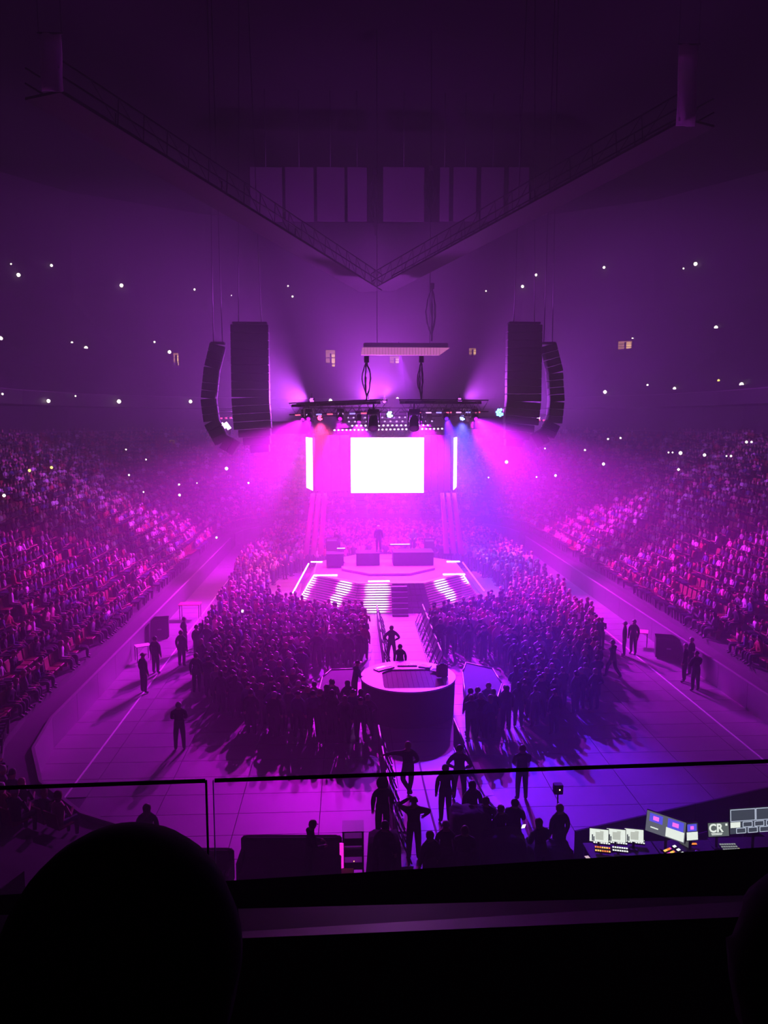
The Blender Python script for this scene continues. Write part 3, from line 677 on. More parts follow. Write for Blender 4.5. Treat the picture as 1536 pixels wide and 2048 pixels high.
# stands: seats and spectators row by row
def on_loop(off, step):
    pts = loop(off, 0.6, 62); res = []; acc = 0.0; last = None
    tot = 0.0
    for a, b in zip(pts, pts[1:]):
        L = math.hypot(b[0] - a[0], b[1] - a[1]); t = (step - acc) / L if L > 0 else 2
        while t <= 1.0:
            res.append((a[0] + (b[0] - a[0]) * t, a[1] + (b[1] - a[1]) * t, a[2] + (b[2] - a[2]) * t, a[3] + (b[3] - a[3]) * t)); t += step / L
        acc = (acc + L) % step
    return res
seat_me = MB().box((0, 0.02, 0.42), (0.44, 0.40, 0.06), None, 0.02).box((0, -0.22, 0.66), (0.44, 0.05, 0.46), Matrix.Rotation(0.12, 3, 'X'), 0.02).box((0, -0.1, 0.2), (0.06, 0.2, 0.4)).mesh('arena_seat', SEATRED)
sitters, seats = [], []
for r in range(ROWS):
    off = O0 + r * RD + 0.42; z = Z0 + r * RH
    k = 0
    for (x, y_, nx, ny) in on_loop(off, 0.55):
        k += 1
        # aisles run straight up the tier: by angle round the corner, by distance along the sides
        s = y_ if abs(nx) > 0.999 else (x + 200 if abs(ny) > 0.999 else math.atan2(ny, nx) * 18 + 500)
        if (s % 11.0) < 1.1: continue
        a = math.atan2(-ny, -nx) - math.pi / 2
        empty = math.sin(s * 0.9) * math.sin(r * 0.7 + s * 0.25) > 0.72 or rng.random() < 0.10
        if (empty or rng.random() < 0.0): seats.append((x, y_, z, a))
        else: sitters.append((x + rng.uniform(-.05, .05), y_, z, a + rng.uniform(-0.4, 0.4) + (0.25 * (1 if x < 0 else -1) * (1 if y_ < 50 else -1) if abs(nx) > 0.5 else 0), rng.uniform(1.62, 1.84)))
        if not empty: seats.append((x, y_ , z, a))
# the nearest spectators one by one
def cam_d(p): return math.hypot(p[0] - CAM.x, p[1] - CAM.y)
def px_of(p):
    v = CR.transposed() @ (Vector(p) - CAM); return 768 + FPX * v.x / -v.z, 1024 - FPX * v.y / -v.z
vis = []
for i, s in enumerate(sitters):
    u, v_ = px_of((s[0], s[1], s[2] + 1.0))
    if 10 < u < 1526 and 1040 < v_ < 1500: vis.append((cam_d(s), i))
vis.sort(); pick = {i for _, i in vis[:72]}
for i in sorted(pick):
    x, y_, z, a, h = sitters[i]; side = 'left' if x < 0 else 'right'
    top = rng.choice(['dark', 'pale', 'red', 'grey', 'pink', 'dark', 'blue'])
    hr_ = rng.choice(['short', 'long', 'cap', 'short']); ps_ = rng.choice(['sit', 'sit_clap', 'sit'])
    person((x, y_, z), a, ps_, '%s-topped person, %s row of the %s stand, %s, %s' % (top, ordinal(int(round((z - Z0) / RH))), side, HAIRWORD[hr_], POSEWORD[ps_]), top, hr_, h, 'seated people of the %s stand' % side)
crowd('stand_crowd', 'seated crowd filling the lower tier of the stands', [s for i, s in enumerate(sitters) if i not in pick], True, 5)
# seats: the nearest in view singly, the rest as one mass
sv = []
for i, (x, y_, z, a) in enumerate(seats):
    u, v_ = px_of((x, y_, z + 0.6))
    if 0 < u < 1536 and 1060 < v_ < 1480: sv.append((cam_d((x, y_)), i))
sv.sort(); spick = {i for _, i in sv[:260]}
sp = MB()
V = np.array([v.co for v in seat_me.vertices]); F = [tuple(p.vertices) for p in seat_me.polygons]
lowV = [(-.22, .22, .45), (.22, .22, .45), (.22, -.2, .43), (-.22, -.2, .43), (.22, -.27, .88), (-.22, -.27, .88)]; lowF = [(3, 2, 1, 0), (2, 3, 5, 4), (0, 1, 2, 3), (4, 5, 3, 2)]
lowV = [(-.22, .22, .42), (.22, .22, .42), (.22, -.2, .42), (-.22, -.2, .42), (-.22, .22, .46), (.22, .22, .46), (.22, -.2, .46), (-.22, -.2, .46), (.22, -.27, .88), (-.22, -.27, .88), (.22, -.31, .88), (-.22, -.31, .88)]
lowF = [(0, 3, 2, 1), (4, 5, 6, 7), (0, 1, 5, 4), (1, 2, 6, 5), (3, 0, 4, 7), (7, 6, 8, 9), (9, 8, 10, 11), (3, 11, 10, 2), (2, 10, 8, 6), (3, 7, 9, 11)]
cnt = {}
def seat_no(n): return '%d%s' % (n, 'th' if 10 < n % 100 < 14 else {1: 'st', 2: 'nd', 3: 'rd'}.get(n % 10, 'th'))
for i, (x, y_, z, a) in enumerate(seats):
    if i in spick:
        o = place('arena_seat', seat_me, None, (x, y_, z), (0, 0, a)); kk = (int(round((z - Z0) / RH)), 'left' if x < 0 else 'right'); cnt[kk] = cnt.get(kk, 0) + 1
        tag(o, 'red folding seat, %s along the %s row of the %s stand' % (seat_no(cnt[kk]), ordinal(kk[0]), kk[1]), 'seat', 'red seats of the %s stand' % ('left' if x < 0 else 'right'))
    else:
        c, s = math.cos(a), math.sin(a); sp.add([(x + u * c - v_ * s, y_ + u * s + v_ * c, z + w_) for u, v_, w_ in lowV], lowF)
o = sp.build('stand_seats', SEATRED); tag(o, 'rows of red seats filling the lower tier of the stands', 'seats', kind='stuff')

# people who would share a label are told apart by their order from the left
same = {}
for o in COL.objects:
    if o.name.split('.')[0] == 'person' and 'crowd' in o.get('label', '') + o.get('group', '') or o.get('group', '').startswith('seated people'): same.setdefault(o['label'], []).append(o)
for lab, L in same.items():
    if len(L) > 1:
        for k, o in enumerate(sorted(L, key=lambda q: px_of(q.location)[0])): o['label'] = lab + ', %s from left' % ordinal(k)

# ================================================================== SPEAKERS, ROOF, LAMPS IN THE TIERS
def line_array(label, pts, wid, dep, n, group):
    """Hung column of speaker cabinets along a curve of points (top first)."""
    P = [Vector(p) for p in pts]; seg = [(b - a).length for a, b in zip(P, P[1:])]; tot = sum(seg)
    def at(s):
        for (a, b), l in zip(zip(P, P[1:]), seg):
            if s <= l + 1e-6: return a.lerp(b, s / l), (b - a).normalized()
            s -= l
        return P[-1], (P[-1] - P[-2]).normalized()
    t = thing('line_array_speaker', label, 'speaker', P[0], None, group)
    h = tot / n
    for i in range(n):
        c, d = at((i + 0.5) * h); rot = Matrix.Rotation(math.atan2(-d.x, -d.z), 3, 'Y')
        w2 = wid * (1.0 if wid < 1.5 or i < n - 3 else (0.86, 0.72, 0.5)[i - n + 3])
        sh = 0 if w2 == wid else (wid - w2) / 2 * (1 if P[0].x < 0 else -1) * 0.6
        cb = MB().box((0, 0, 0), (w2, dep, h - 0.03), rot, 0.04).build('cabinet', BLACK, t, c - P[0] + Vector((sh, 0, 0)))
        MB().box((0, -dep / 2 - 0.005, 0), (w2 * 0.9, 0.02, h * 0.7), rot).build('grille', DARKMETAL, cb)
    MB().box((0, 0, 0.12), (wid * 0.9, dep * 0.8, 0.12)).build('fly_frame', DARKMETAL, t)
    for s in (-1, 1): MB().tube((s * wid * 0.3, 0, 0.15), (s * wid * 0.1, 0, 40.4 - P[0].z), 0.03).build('hoist_chain', DARKMETAL, t)
    return t
PY = 53.5
line_array('wide main speaker column hanging left of the stage rig', [at_y(500, 650, PY), at_y(502, 800, PY), at_y(510, 905, PY)], 2.55, 0.8, 16, 'hung speaker columns')
line_array('wide main speaker column hanging right of the stage rig', [at_y(1048, 650, PY), at_y(1046, 800, PY), at_y(1036, 893, PY)], 2.4, 0.8, 16, 'hung speaker columns')
line_array('curved outer speaker column hanging left, hooked like a J', [at_y(436, 690, PY), at_y(424, 740, PY), at_y(418, 800, PY), at_y(424, 845, PY), at_y(443, 880, PY), at_y(474, 898, PY)], 1.0, 0.9, 15, 'hung speaker columns')
line_array('curved outer speaker column hanging right, hooked like a J', [at_y(1096, 690, PY), at_y(1108, 740, PY), at_y(1112, 800, PY), at_y(1108, 840, PY), at_y(1094, 868, PY), at_y(1066, 884, PY)], 1.0, 0.9, 15, 'hung speaker columns')

# starburst lamps, and violet floods added to fill the haze above the rig
def star_lamp(label, loc, color, glow, size=0.35, light=None, group='starburst lamps and added violet floods on the rig'):
    t = thing('starburst_lamp', label, 'lamp', loc, None, group)
    MB().box((0, 0.12, 0), (size * 1.2, 0.12, size * 0.9), None, 0.03).build('housing', BLACK, t)
    MB().tube((0, 0.12, size * 0.4), (0, 0.12, size * 0.4 + 0.35), 0.03).build('clamp', DARKMETAL, t)
    em = emitter('star_%s' % glow, color, 9.0)
    for i in range(7):
        a = 2 * math.pi * i / 7 + 0.3; r = size * (0.32 if i else 0.0)
        MB().lathe([(0.005, -0.05), (size * 0.15, -0.02), (size * 0.15, 0.03), (0.01, 0.05)], (r * math.cos(a), 0.02, r * math.sin(a)), 8, Quaternion((1, 0, 0), math.pi / 2)).build('bulb', em, t)
    if light: lamp('SPOT', 'lamp_beam', light[0], light[1], t, Vector(light[2]).normalized() * 0.3, Vector(light[2]).normalized() * 3, 0.25, light[3], 1.0)
    return t
for (lab, loc, col, gl, sz, li) in STAR_LAMPS: star_lamp(lab, loc if len(loc) == 3 and loc[0] < 60 else at_y(*loc), col, gl, sz, li)
def strobe(label, pa, pb, y, mat):
    a, b = at_y(*pa, y), at_y(*pb, y); t = thing('tube_lamp', label, 'lamp', (a + b) / 2, None, 'short tube lamps beside the speakers'); d = (b - a) / 2
    MB().tube(-d, d, 0.11, 0.16, 8).build('tube', mat, t); MB().tube(-d * 1.15, -d, 0.12, 0.13, 8).build('socket', BLACK, t)
TUBE = emitter('tube_white', (1.0, 0.6, 1.0), 6.0)
strobe('slanted white tube lamp left behind the J speakers, outer of two', (443, 846), (450, 857), 57.5, TUBE); strobe('slanted white tube lamp left behind the J speakers, inner of two', (451, 845), (459, 858), 57.5, TUBE)
strobe('slanted white tube lamp right between the speaker columns', (1078, 834), (1071, 846), 57.5, TUBE)
for s, (pa, pb) in enumerate((((428, 832), (470, 830)), ((1062, 834), (1100, 836)))):
    a, b = at_y(*pa, 58.0), at_y(*pb, 58.0)
    tr = truss('outer_truss', 'short %s outer truss behind the hooked speaker column' % ('left', 'right')[s], a, b, 0.5)
    for k in range(4): MB().tube((0.15 + 0.35 * k, -0.3, -0.2), (0.3 + 0.35 * k, -0.3, -0.2), 0.06).build('bar_light', emitter('bar_red', (1.0, 0.05, 0.2), 2.5), tr)

# hoist cable bundles
def cables(label, px, y0, y1, Y, n, spread, seed):
    rr = random.Random(seed); top = at_y(px, y0, Y); t = thing('cable_bundle', label, 'cable', top, None, 'cable bundles hanging from the roof')
    bot = at_y(px, y1, Y)
    for i in range(n):
        x = rr.uniform(-spread, spread); pts = []
        for j in range(10):
            u = j / 9; pts.append(Vector((x * math.sin(math.pi * min(1, u * 1.1)) + rr.uniform(-.04, .04), rr.uniform(-.1, .1), -(top.z - bot.z) * u)))
        MB().path(pts, 0.035, 5).build('cable', BLACK, t)
    MB().box((0, 0, 0.1), (0.3, 0.25, 0.4), None, 0.04).build('hoist', BLACK, t)
cables('tall dark cable bundle above the header panel, right of its middle', 864, 575, 682, 55.5, 7, 0.55, 1)
cables('cable bundle dropping to the inner end of the left front truss', 733, 722, 800, 48, 5, 0.28, 2)
cables('cable bundle dropping to the inner end of the right front truss', 843, 722, 800, 48, 5, 0.28, 3)
cables('dark cable cluster high under the roof, left of the middle', 751, 345, 470, 60, 6, 0.6, 4)
cables('dark cable cluster high under the roof, right of the middle', 862, 340, 430, 60, 6, 0.6, 5)

# catwalks that form a V under the roof
def catwalk(label, p0, p1, wid):
    p0, p1 = Vector(p0), Vector(p1); d = p1 - p0; L = d.length
    t = thing('ceiling_catwalk', label, 'catwalk', p0, d.to_track_quat('X', 'Z').to_euler(), 'catwalks under the roof')
    MB().box((L / 2, 0, 0), (L, wid, 0.1)).build('deck', BLACK, t)
    for s in (-1, 1):
        for z in (0.55, 1.1): MB().tube((0, s * wid / 2, z), (L, s * wid / 2, z), 0.035).build('rail', DARKMETAL, t)
        mb = MB()
        for i in range(int(L / 1.5)): mb.tube((i * 1.5, s * wid / 2, 0), (i * 1.5, s * wid / 2, 1.1), 0.025, n=4); mb.tube((i * 1.5, s * wid / 2, 0), (i * 1.5 + 1.5, s * wid / 2, 1.1), 0.02, n=4)
        mb.build('lattice', BLACK, t)
    for i in range(4): MB().tube((L * (i + .5) / 4, 0, 0), (L * (i + .5) / 4, 0, 0.1) if False else Vector((L * (i + .5) / 4, 0, 1.0)), 0.03).build('hanger', DARKMETAL, t)
catwalk('dark catwalk running from the upper left to the middle under the roof', at_y(742, 582, 57), at_y(85, 190, 30), 1.7)
catwalk('dark catwalk running from the upper right to the middle under the roof', at_y(765, 580, 57), at_y(1400, 245, 32), 1.7)
BAN = M('banner_cloth', (0.5, 0.4, 0.5), 0.9); _n = BAN.node_tree; _t = _n.nodes.new('ShaderNodeBsdfTranslucent'); _t.inputs[0].default_value = (0.42, 0.3, 0.42, 1); _a = _n.nodes.new('ShaderNodeAddShader')
_n.links.new(_n.nodes['Principled BSDF'].outputs[0], _a.inputs[0]); _n.links.new(_t.outputs[0], _a.inputs[1]); _n.links.new(_a.outputs[0], _n.nodes['Material Output'].inputs[0])
for (lab, px, y0, y1, Y) in (('pale narrow banner at the upper left end of the left catwalk', 105, 66, 182, 29.6), ('pale narrow banner at the upper right end of the right catwalk', 1371, 88, 252, 31.6)):
    a, b = at_y(px, y0, Y), at_y(px, y1, Y); mb = MB(); rr = []
    for j in range(7):
        z = b.z + (a.z - b.z) * j / 6; rr.append([Vector((x, 0.05 * math.sin(x * 9 + j) + e, z - b.z)) for x, e in ((-0.38, 0), (-0.13, 0), (0.13, 0), (0.38, 0), (0.38, .03), (0.13, .03), (-0.13, .03), (-0.38, .03))])
    o = mb.rings(rr).build('hanging_banner', BAN, None, (b.x, Y, b.z)); tag(o, lab, 'banner')
    MB().tube((-0.45, 0.015, a.z - b.z), (0.45, 0.015, a.z - b.z), 0.03).build('pole', DARKMETAL, o)
    for s in (-1, 1): MB().tube((s * 0.4, 0.015, a.z - b.z), (s * 0.4, 0.015, 40.4 - b.z), 0.012, n=4).build('cord', DARKMETAL, o)
BAF = M('baffle', (0.045, 0.033, 0.048), 0.9)
ordn = ['first', 'second', 'third', 'fourth', 'fifth', 'sixth', 'seventh', 'eighth', 'ninth', 'tenth', 'eleventh', 'twelfth', 'thirteenth', 'fourteenth', 'fifteenth', 'sixteenth', 'seventeenth', 'eighteenth', 'nineteenth', 'twentieth']
for i, (x0, x1) in enumerate(((500, 565), (570, 628), (633, 690), (694, 735), (765, 850), (878, 900), (905, 955), (960, 1010), (1015, 1060))):
    a, b = at_y(x0, 443, 72), at_y(x1, 335, 72)
    o = MB().box((0, 0, 0), (b.x - a.x - 0.1, 0.15, b.z - a.z), None, 0.05).build('roof_baffle', BAF, None, ((a.x + b.x) / 2, 72, (a.z + b.z) / 2)); tag(o, '%s upright panel from the left in the row under the roof' % ordn[i], 'panel', 'upright panels under the roof')
    MB().tube((0, 0, (b.z - a.z) / 2), (0, 0, 40.4 - (a.z + b.z) / 2), 0.03).build('hanger', DARKMETAL, o)

# lamps, lit doorways and phones in the dark tiers: where the sight line meets the tier
verts, polys = [], []
for o in (lower, wall, upper, bw, ceil):
    n = len(verts); verts += [o.matrix_world @ v.co for v in o.data.vertices]; polys += [tuple(i + n for i in p.vertices) for p in o.data.polygons]
tree = BVHTree.FromPolygons(verts, polys)
def on_tier(px, py, back=0.45):
    h = tree.ray_cast(CAM, ray(px, py)); p, nrm = h[0], h[1]
    d = ray(px, py); return p - d * back, nrm
ROWSL = {
  'topmost': [(22, 528, 3), (37, 550, 7), (103, 531, 5), (243, 571, 7), (389, 579, 4), (463, 591, 2), (576, 572, 3), (585, 593, 4), (972, 582, 3), (1045, 573, 6), (1072, 550, 5), (1208, 535, 5), (1367, 537, 3), (1391, 528, 7)],
  'second': [(1, 677, 8), (144, 685, 4), (172, 696, 7), (309, 684, 4), (339, 704, 7), (1103, 691, 7), (1265, 678, 5), (1432, 655, 7)],
  'third': [(5, 788, 4), (97, 802, 7), (151, 792, 3), (238, 803, 8), (381, 803, 7), (661, 801, 7), (795, 798, 7), (1210, 784, 7), (1295, 770, 4), (1349, 777, 6), (1437, 761, 5), (1483, 769, 8)],
  'fourth': [(252, 899, 3), (1090, 897, 3), (1170, 900, 4), (1216, 878, 4), (1241, 876, 4), (1337, 905, 3), (1345, 905, 3), (1361, 906, 7), (1409, 910, 6), (1453, 912, 3), (1462, 912, 4), (1493, 884, 5), (1503, 884, 4)],
  'lowest': [(8, 991, 6), (59, 941, 6), (103, 935, 6), (258, 950, 4), (287, 984, 3), (292, 919, 3), (358, 969, 4), (359, 990, 5), (394, 966, 2), (433, 1075, 3), (453, 937, 7), (497, 966, 4), (977, 955, 3), (1013, 924, 7), (1073, 954, 3), (1111, 951, 5), (1207, 928, 6), (1357, 939, 5)],
}
LW = emitter('tier_lamp_white', (1.0, 0.86, 0.74), 7.0); LY = emitter('tier_lamp_yellow', (1.0, 0.75, 0.2), 3.0)
lens_me, hous_me = {}, MB().box((0, 0.12, 0.1), (0.7, 0.2, 0.5), None, 0.05).mesh('lamp_housing', BLACK)
for m_ in (LW, LY): lens_me[m_.name] = MB().lathe([(0.01, -0.5), (0.3, -0.38), (0.5, 0), (0.3, 0.38), (0.01, 0.5)], n=10).mesh('lens', m_)
def nth(n): return ordn[n] if n < 20 else '%dth' % (n + 1)
for row, L in ROWSL.items():
    L = sorted(L)
    for k, (px, py, sz) in enumerate(L):
        p, nrm = on_tier(px, py); down = 0.0
        if row in ('fourth', 'lowest'):                    # these stand on short posts among the seated crowd
            for q in range(1, 60):
                p = on_tier(px, py, 0.4 * q)[0]; hit = tree.ray_cast(p, Vector((0, 0, -1)))[0]
                down = p.z - hit.z if hit is not None else 0.0
                if down > 1.75: break
        dist = (p - CAM).length; yellow = (px, py) in ((1437, 761), (59, 941), (103, 935))
        t = place('tier_lamp', hous_me, None, p, (0, 0, facing(CAM, p)))
        s = dist / FPX * sz * 0.95; t.scale = (max(s, 0.12),) * 3
        tag(t, 'small %s lamp in the %s row of the dark tiers, %s from the left' % ('yellow' if yellow else 'white', row, nth(k)), 'lamp', '%s row of small lamps in the tiers' % row)
        place('lens', lens_me[(LY if yellow else LW).name], t, (0, -0.1, 0))
        if down > 0.3: MB().tube((0, 0.12, 0), (0, 0.12, -down / t.scale[2]), 0.03 / t.scale[2]).build('post', BLACK, t)
WARM = emitter('corridor_light', (1.0, 0.55, 0.22), 2.2); WARMD = emitter('corridor_dim', (1.0, 0.45, 0.2), 0.8)
DO = [(661, 720, 22, 42, 'lit doorway left of the header panel in the far upper tier'), (789, 724, 22, 26, 'lit doorway right below the header panel in the far upper tier'), (945, 705, 17, 20, 'small lit doorway right of the header panel in the far tier'),
      (1250, 690, 28, 18, 'lit doorway in the right upper tier beside a white lamp'), (352, 718, 13, 26, 'narrow lit doorway in the left upper tier'), (344, 887, 13, 17, 'orange lit doorway left of the hooked speaker column'), (1095, 712, 8, 14, 'dim lit doorway right behind the right speakers')]
for i, (px, py, w_, h_, lab) in enumerate(DO):
    p, nrm = on_tier(px, py, 0.9); k = (p - CAM).length / FPX; W, H = w_ * k, h_ * k
    t = thing('door_%d' % (i + 1), lab, None, p, (0, 0, facing(CAM, p))); t['kind'] = 'structure'
    f = MB(); f.box((-W / 2, 0, 0), (0.25, 0.5, H)); f.box((W / 2, 0, 0), (0.25, 0.5, H)); f.box((0, 0, H / 2), (W + 0.25, 0.5, 0.25)); f.box((0, 0, -H / 2), (W + 0.25, 0.5, 0.15)); f.build('door_frame', WALLM, t)
    MB().box((0, 0.2, 0), (W * 0.9, 0.06, H * 0.95)).build('corridor_glow', WARMD, t)  # glowing panels stand in for the light inside the corridor
    MB().box((W * 0.18, 0.12, -H * 0.1), (W * 0.4, 0.06, H * 0.7)).build('bright_glow', WARM, t)
    for j in range(2): MB().box((0, 0.0, H * (0.1 - 0.28 * j)), (W, 0.08, H * 0.04)).build('rail', BLACK, t)
    MB().tube((W * 0.02, -0.02, -H / 2), (W * 0.02, -0.02, H * 0.3), 0.12).build('post', BLACK, t)

# ================================================================== ROUND MIXING PLATFORM AND FLOOR FURNITURE
ZC = 1.45; FX, FY = FOHC.x, FOHC.y; FR = 1.88
foh = thing('mixing_platform', 'round mixing platform with white rim counter and plank floor', 'platform', (FX, FY, 0))
ring = lambda r, z, n=36: [Vector((r * math.cos(2 * math.pi * i / n), r * math.sin(2 * math.pi * i / n), z)) for i in range(n)]
MB().rings([ring(FR - 0.06, 0), ring(FR - 0.02, ZC - 0.1)]).build('drum', BLACKCLOTH, foh)
n = 72; inner = []
for i in range(n):                                        # inner edge of the counter: a cut-out with clipped corners
    a = 2 * math.pi * i / n; c, s_ = math.cos(a), math.sin(a); lim = [1.72]
    for (nx_, ny_, d_) in ((1, 0, 1.32), (-1, 0, 1.02), (0, 1, 0.78), (0, -1, 1.45), (0.7, 0.7, 1.2), (-0.7, 0.7, 1.0)):
        q = nx_ * c + ny_ * s_
        if q > 1e-4: lim.append(d_ / q)
    k = min(lim); inner.append(Vector((c * k, s_ * k, ZC)))
mb = MB(); O1 = ring(FR, ZC, n); O0_ = ring(FR, ZC - 0.07, n); I0 = [Vector((p.x, p.y, ZC - 0.1)) for p in inner]
mb.add(O0_ + O1 + inner + I0, [f for i in range(n) for f in ((i, (i + 1) % n, n + (i + 1) % n, n + i), (n + i, n + (i + 1) % n, 2 * n + (i + 1) % n, 2 * n + i), (2 * n + i, 2 * n + (i + 1) % n, 3 * n + (i + 1) % n, 3 * n + i))])
mb.build('counter', WHITEPAINT, foh)
for i in range(12):                                        # planks of the sunken floor
    x = -0.93 + 0.195 * i; y0, y1 = -min(1.43, math.sqrt(max(0.1, 1.70 ** 2 - x * x))), min(0.76, (1.2 - 0.7 * x) / 0.7 if x > 0 else (1.0 + 0.7 * x) / 0.7)
    MB().box((x, (y0 + y1) / 2, ZC - 0.075), (0.188, y1 - y0, 0.05)).build('plank', WOOD, foh)
# consoles on the counter
GREY = M('console_grey', (0.6, 0.58, 0.62), 0.4); KEYS = M('console_keys', (0.6, 0.58, 0.62), 0.4)
CONSCR = emitter('console_screen', (0.95, 0.7, 1.0), 1.0)
def console(label, px, py, wd, dp, ang, bright):
    p = at_z(px, py, ZC + 0.01); t = thing('mixing_console', label, 'console', p, (0, 0, ang), 'consoles on the round counter')
    MB().box((0, 0, 0.02), (wd, dp, 0.04), None, 0.01).build('body', GREY, t)
    for i in range(8): MB().box((-wd * 0.42 + wd * 0.12 * i, -dp * 0.15, 0.048), (wd * 0.05, dp * 0.35, 0.016)).build('fader', KEYS, t)
    MB().box((-wd * 0.1, dp * 0.28, 0.048), (wd * 0.5, dp * 0.25, 0.016)).build('display', CONSCR if bright else KEYS, t)
console('console with a glowing display at the left of the round counter', 768, 1337, 0.85, 0.38, 0.62, True)
console('long flat console at the back of the round counter', 814, 1330, 0.82, 0.32, 0.0, False)
console('console at the back right of the round counter', 850, 1333, 0.5, 0.34, -0.35, False)
lp = at_z(870, 1341, ZC + 0.01)
t = thing('tablet', 'small white tablet on the right of the round counter', 'tablet', lp, (0, 0, -0.5)); MB().box((0, 0, 0.03), (0.3, 0.36, 0.04), None, 0.01).build('case', WHITEPAINT, t); MB().box((0, 0, 0.056), (0.22, 0.24, 0.01)).build('screen', BLACK, t)
cp = at_z(884, 1353, ZC + 0.005)
t = thing('padded_case', 'reddish upright case on the right rim of the round counter', 'case', (cp.x, cp.y, ZC + 0.005), (0, 0, 0.15))
CHR = M('case_cloth', (0.3, 0.06, 0.08), 0.9); MB().box((0, 0, 0.24), (0.46, 0.22, 0.48), None, 0.05).build('body', CHR, t); MB().box((0, 0, 0.495), (0.3, 0.1, 0.03), None, 0.01).build('lid', CHR, t); MB().box((0, 0, 0.53), (0.16, 0.03, 0.03)).build('handle', BLACK, t)

# low risers beside the platform
RISER = M('riser_top', (0.07, 0.05, 0.065), 0.8, scale=3, spec=0.2)
def riser(label, pix, z):
    poly = [tuple(at_z(px, py, z)[:2]) for px, py in pix]
    c = Vector((sum(p[0] for p in poly) / len(poly), sum(p[1] for p in poly) / len(poly), 0)); loc = [(p[0] - c.x, p[1] - c.y) for p in poly]
    t = thing('floor_riser', label, 'riser', c, None, 'risers beside the mixing platform')
    MB().prism(loc, z - 0.08, z).build('deck', RISER, t); MB().prism([(x * 0.97, y_ * 0.97) for x, y_ in loc], 0.0, z - 0.08).build('skirt', BLACKCLOTH, t)
    for a, b in zip(loc, loc[1:] + loc[:1]): MB().tube((*a, z + 0.02), (*b, z + 0.02), 0.03).build('edge_rail', STEEL, t)
    return t
riser('low riser with pale edges right of the round mixing platform', [(932, 1400), (990, 1412), (1004, 1368), (985, 1338), (932, 1326), (925, 1345)], 0.85)
riser('low riser in bluish light left of the round mixing platform', [(632, 1405), (706, 1408), (706, 1372), (712, 1338), (662, 1340), (645, 1355)], 0.85)

# crowd barriers
BAR = {}
def barrier_parts(L):
    k = round(L, 1)
    if k not in BAR:
        d = {}
        d['top_rail'] = MB().tube((-L / 2, 0, 1.1), (L / 2, 0, 1.1), 0.035, n=8).mesh('top_rail', STEEL)
        d['panel'] = MB().box((0, 0, 0.6), (L, 0.03, 0.9)).mesh('panel', DARKMETAL)
        d['foot_plate'] = MB().box((0, 0.22, 0.03), (L, 0.44, 0.04)).mesh('foot_plate', DARKMETAL)
        d['brace'] = MB().tube((0, 0.0, 1.05), (0, 0.40, 0.08), 0.025).mesh('brace', DARKMETAL)
        d['rung'] = MB().tube((-L / 2, 0.2, 0.55), (L / 2, 0.2, 0.55), 0.022).mesh('rung', DARKMETAL)
        BAR[k] = d
    return BAR[k]
def barrier(label, a, b, group, back=1):
    a, b = Vector(a), Vector(b); d = b - a; L = d.length
    t = thing('crowd_barrier', label, 'barrier', (a + b) / 2, (0, 0, math.atan2(d.y, d.x)), group); t.scale = (1, back, 1)
    P = barrier_parts(L)
    for nm in ('top_rail', 'panel', 'foot_plate', 'rung'): place(nm, P[nm], t)
    for s in (-0.5, 0, 0.5): place('brace', P['brace'], t, (s * L * 0.92, 0, 0))
for k in range(5):
    y0 = 33.2 + 1.9 * k
    barrier('crowd barrier on the left of the central aisle, %s from the stage' % nth(4 - k), (-1.15, y0, 0), (-1.15, y0 + 1.8, 0), 'left aisle barriers', -1)
    barrier('crowd barrier on the right of the central aisle, %s from the stage' % nth(4 - k), (1.45, y0, 0), (1.45, y0 + 1.8, 0), 'right aisle barriers', 1)
A, B = at_z(757, 1450, 1.1), at_z(794, 1660, 1.1); A.z = B.z = 0
for k in range(4):
    p, q = A.lerp(B, k / 4 + 0.01), A.lerp(B, (k + 1) / 4 - 0.01)
    barrier('crowd barrier left of the walkway below the mixing platform, %s from it' % nth(k), p, q, 'walkway barriers, left', 1)
A, B = at_z(908, 1438, 1.1), at_z(928, 1486, 1.1); A.z = B.z = 0
barrier('lone crowd barrier right below the round mixing platform', A, B, None, 1)

# pale cable ramp that curves over the floor
prev = None
RAMP = M('cable_ramp', (0.55, 0.5, 0.55), 0.6)
cr = thing('cable_ramp', 'pale curved cable ramp right of the walkway', 'ramp', at_z(975, 1580, 0))
pts = [at_z(px, py, 0) for px, py in ((948, 1528), (957, 1548), (967, 1572), (980, 1596), (1000, 1618), (1014, 1634))]
for a, b in zip(pts, pts[1:]):
    d = b - a; MB().box((a + b) / 2 - cr.location + Vector((0, 0, 0.04)), (d.length - 0.01, 0.30, 0.06), rotz(math.atan2(d.y, d.x)), 0.02).build('segment', RAMP, cr)
o = MB().path([at_z(px, py, 0.02) for px, py in ((838, 1520), (846, 1560), (858, 1610), (872, 1660), (880, 1700))], 0.025).build('floor_cable', BLACK); tag(o, 'black cable running along the floor of the walkway', 'cable')

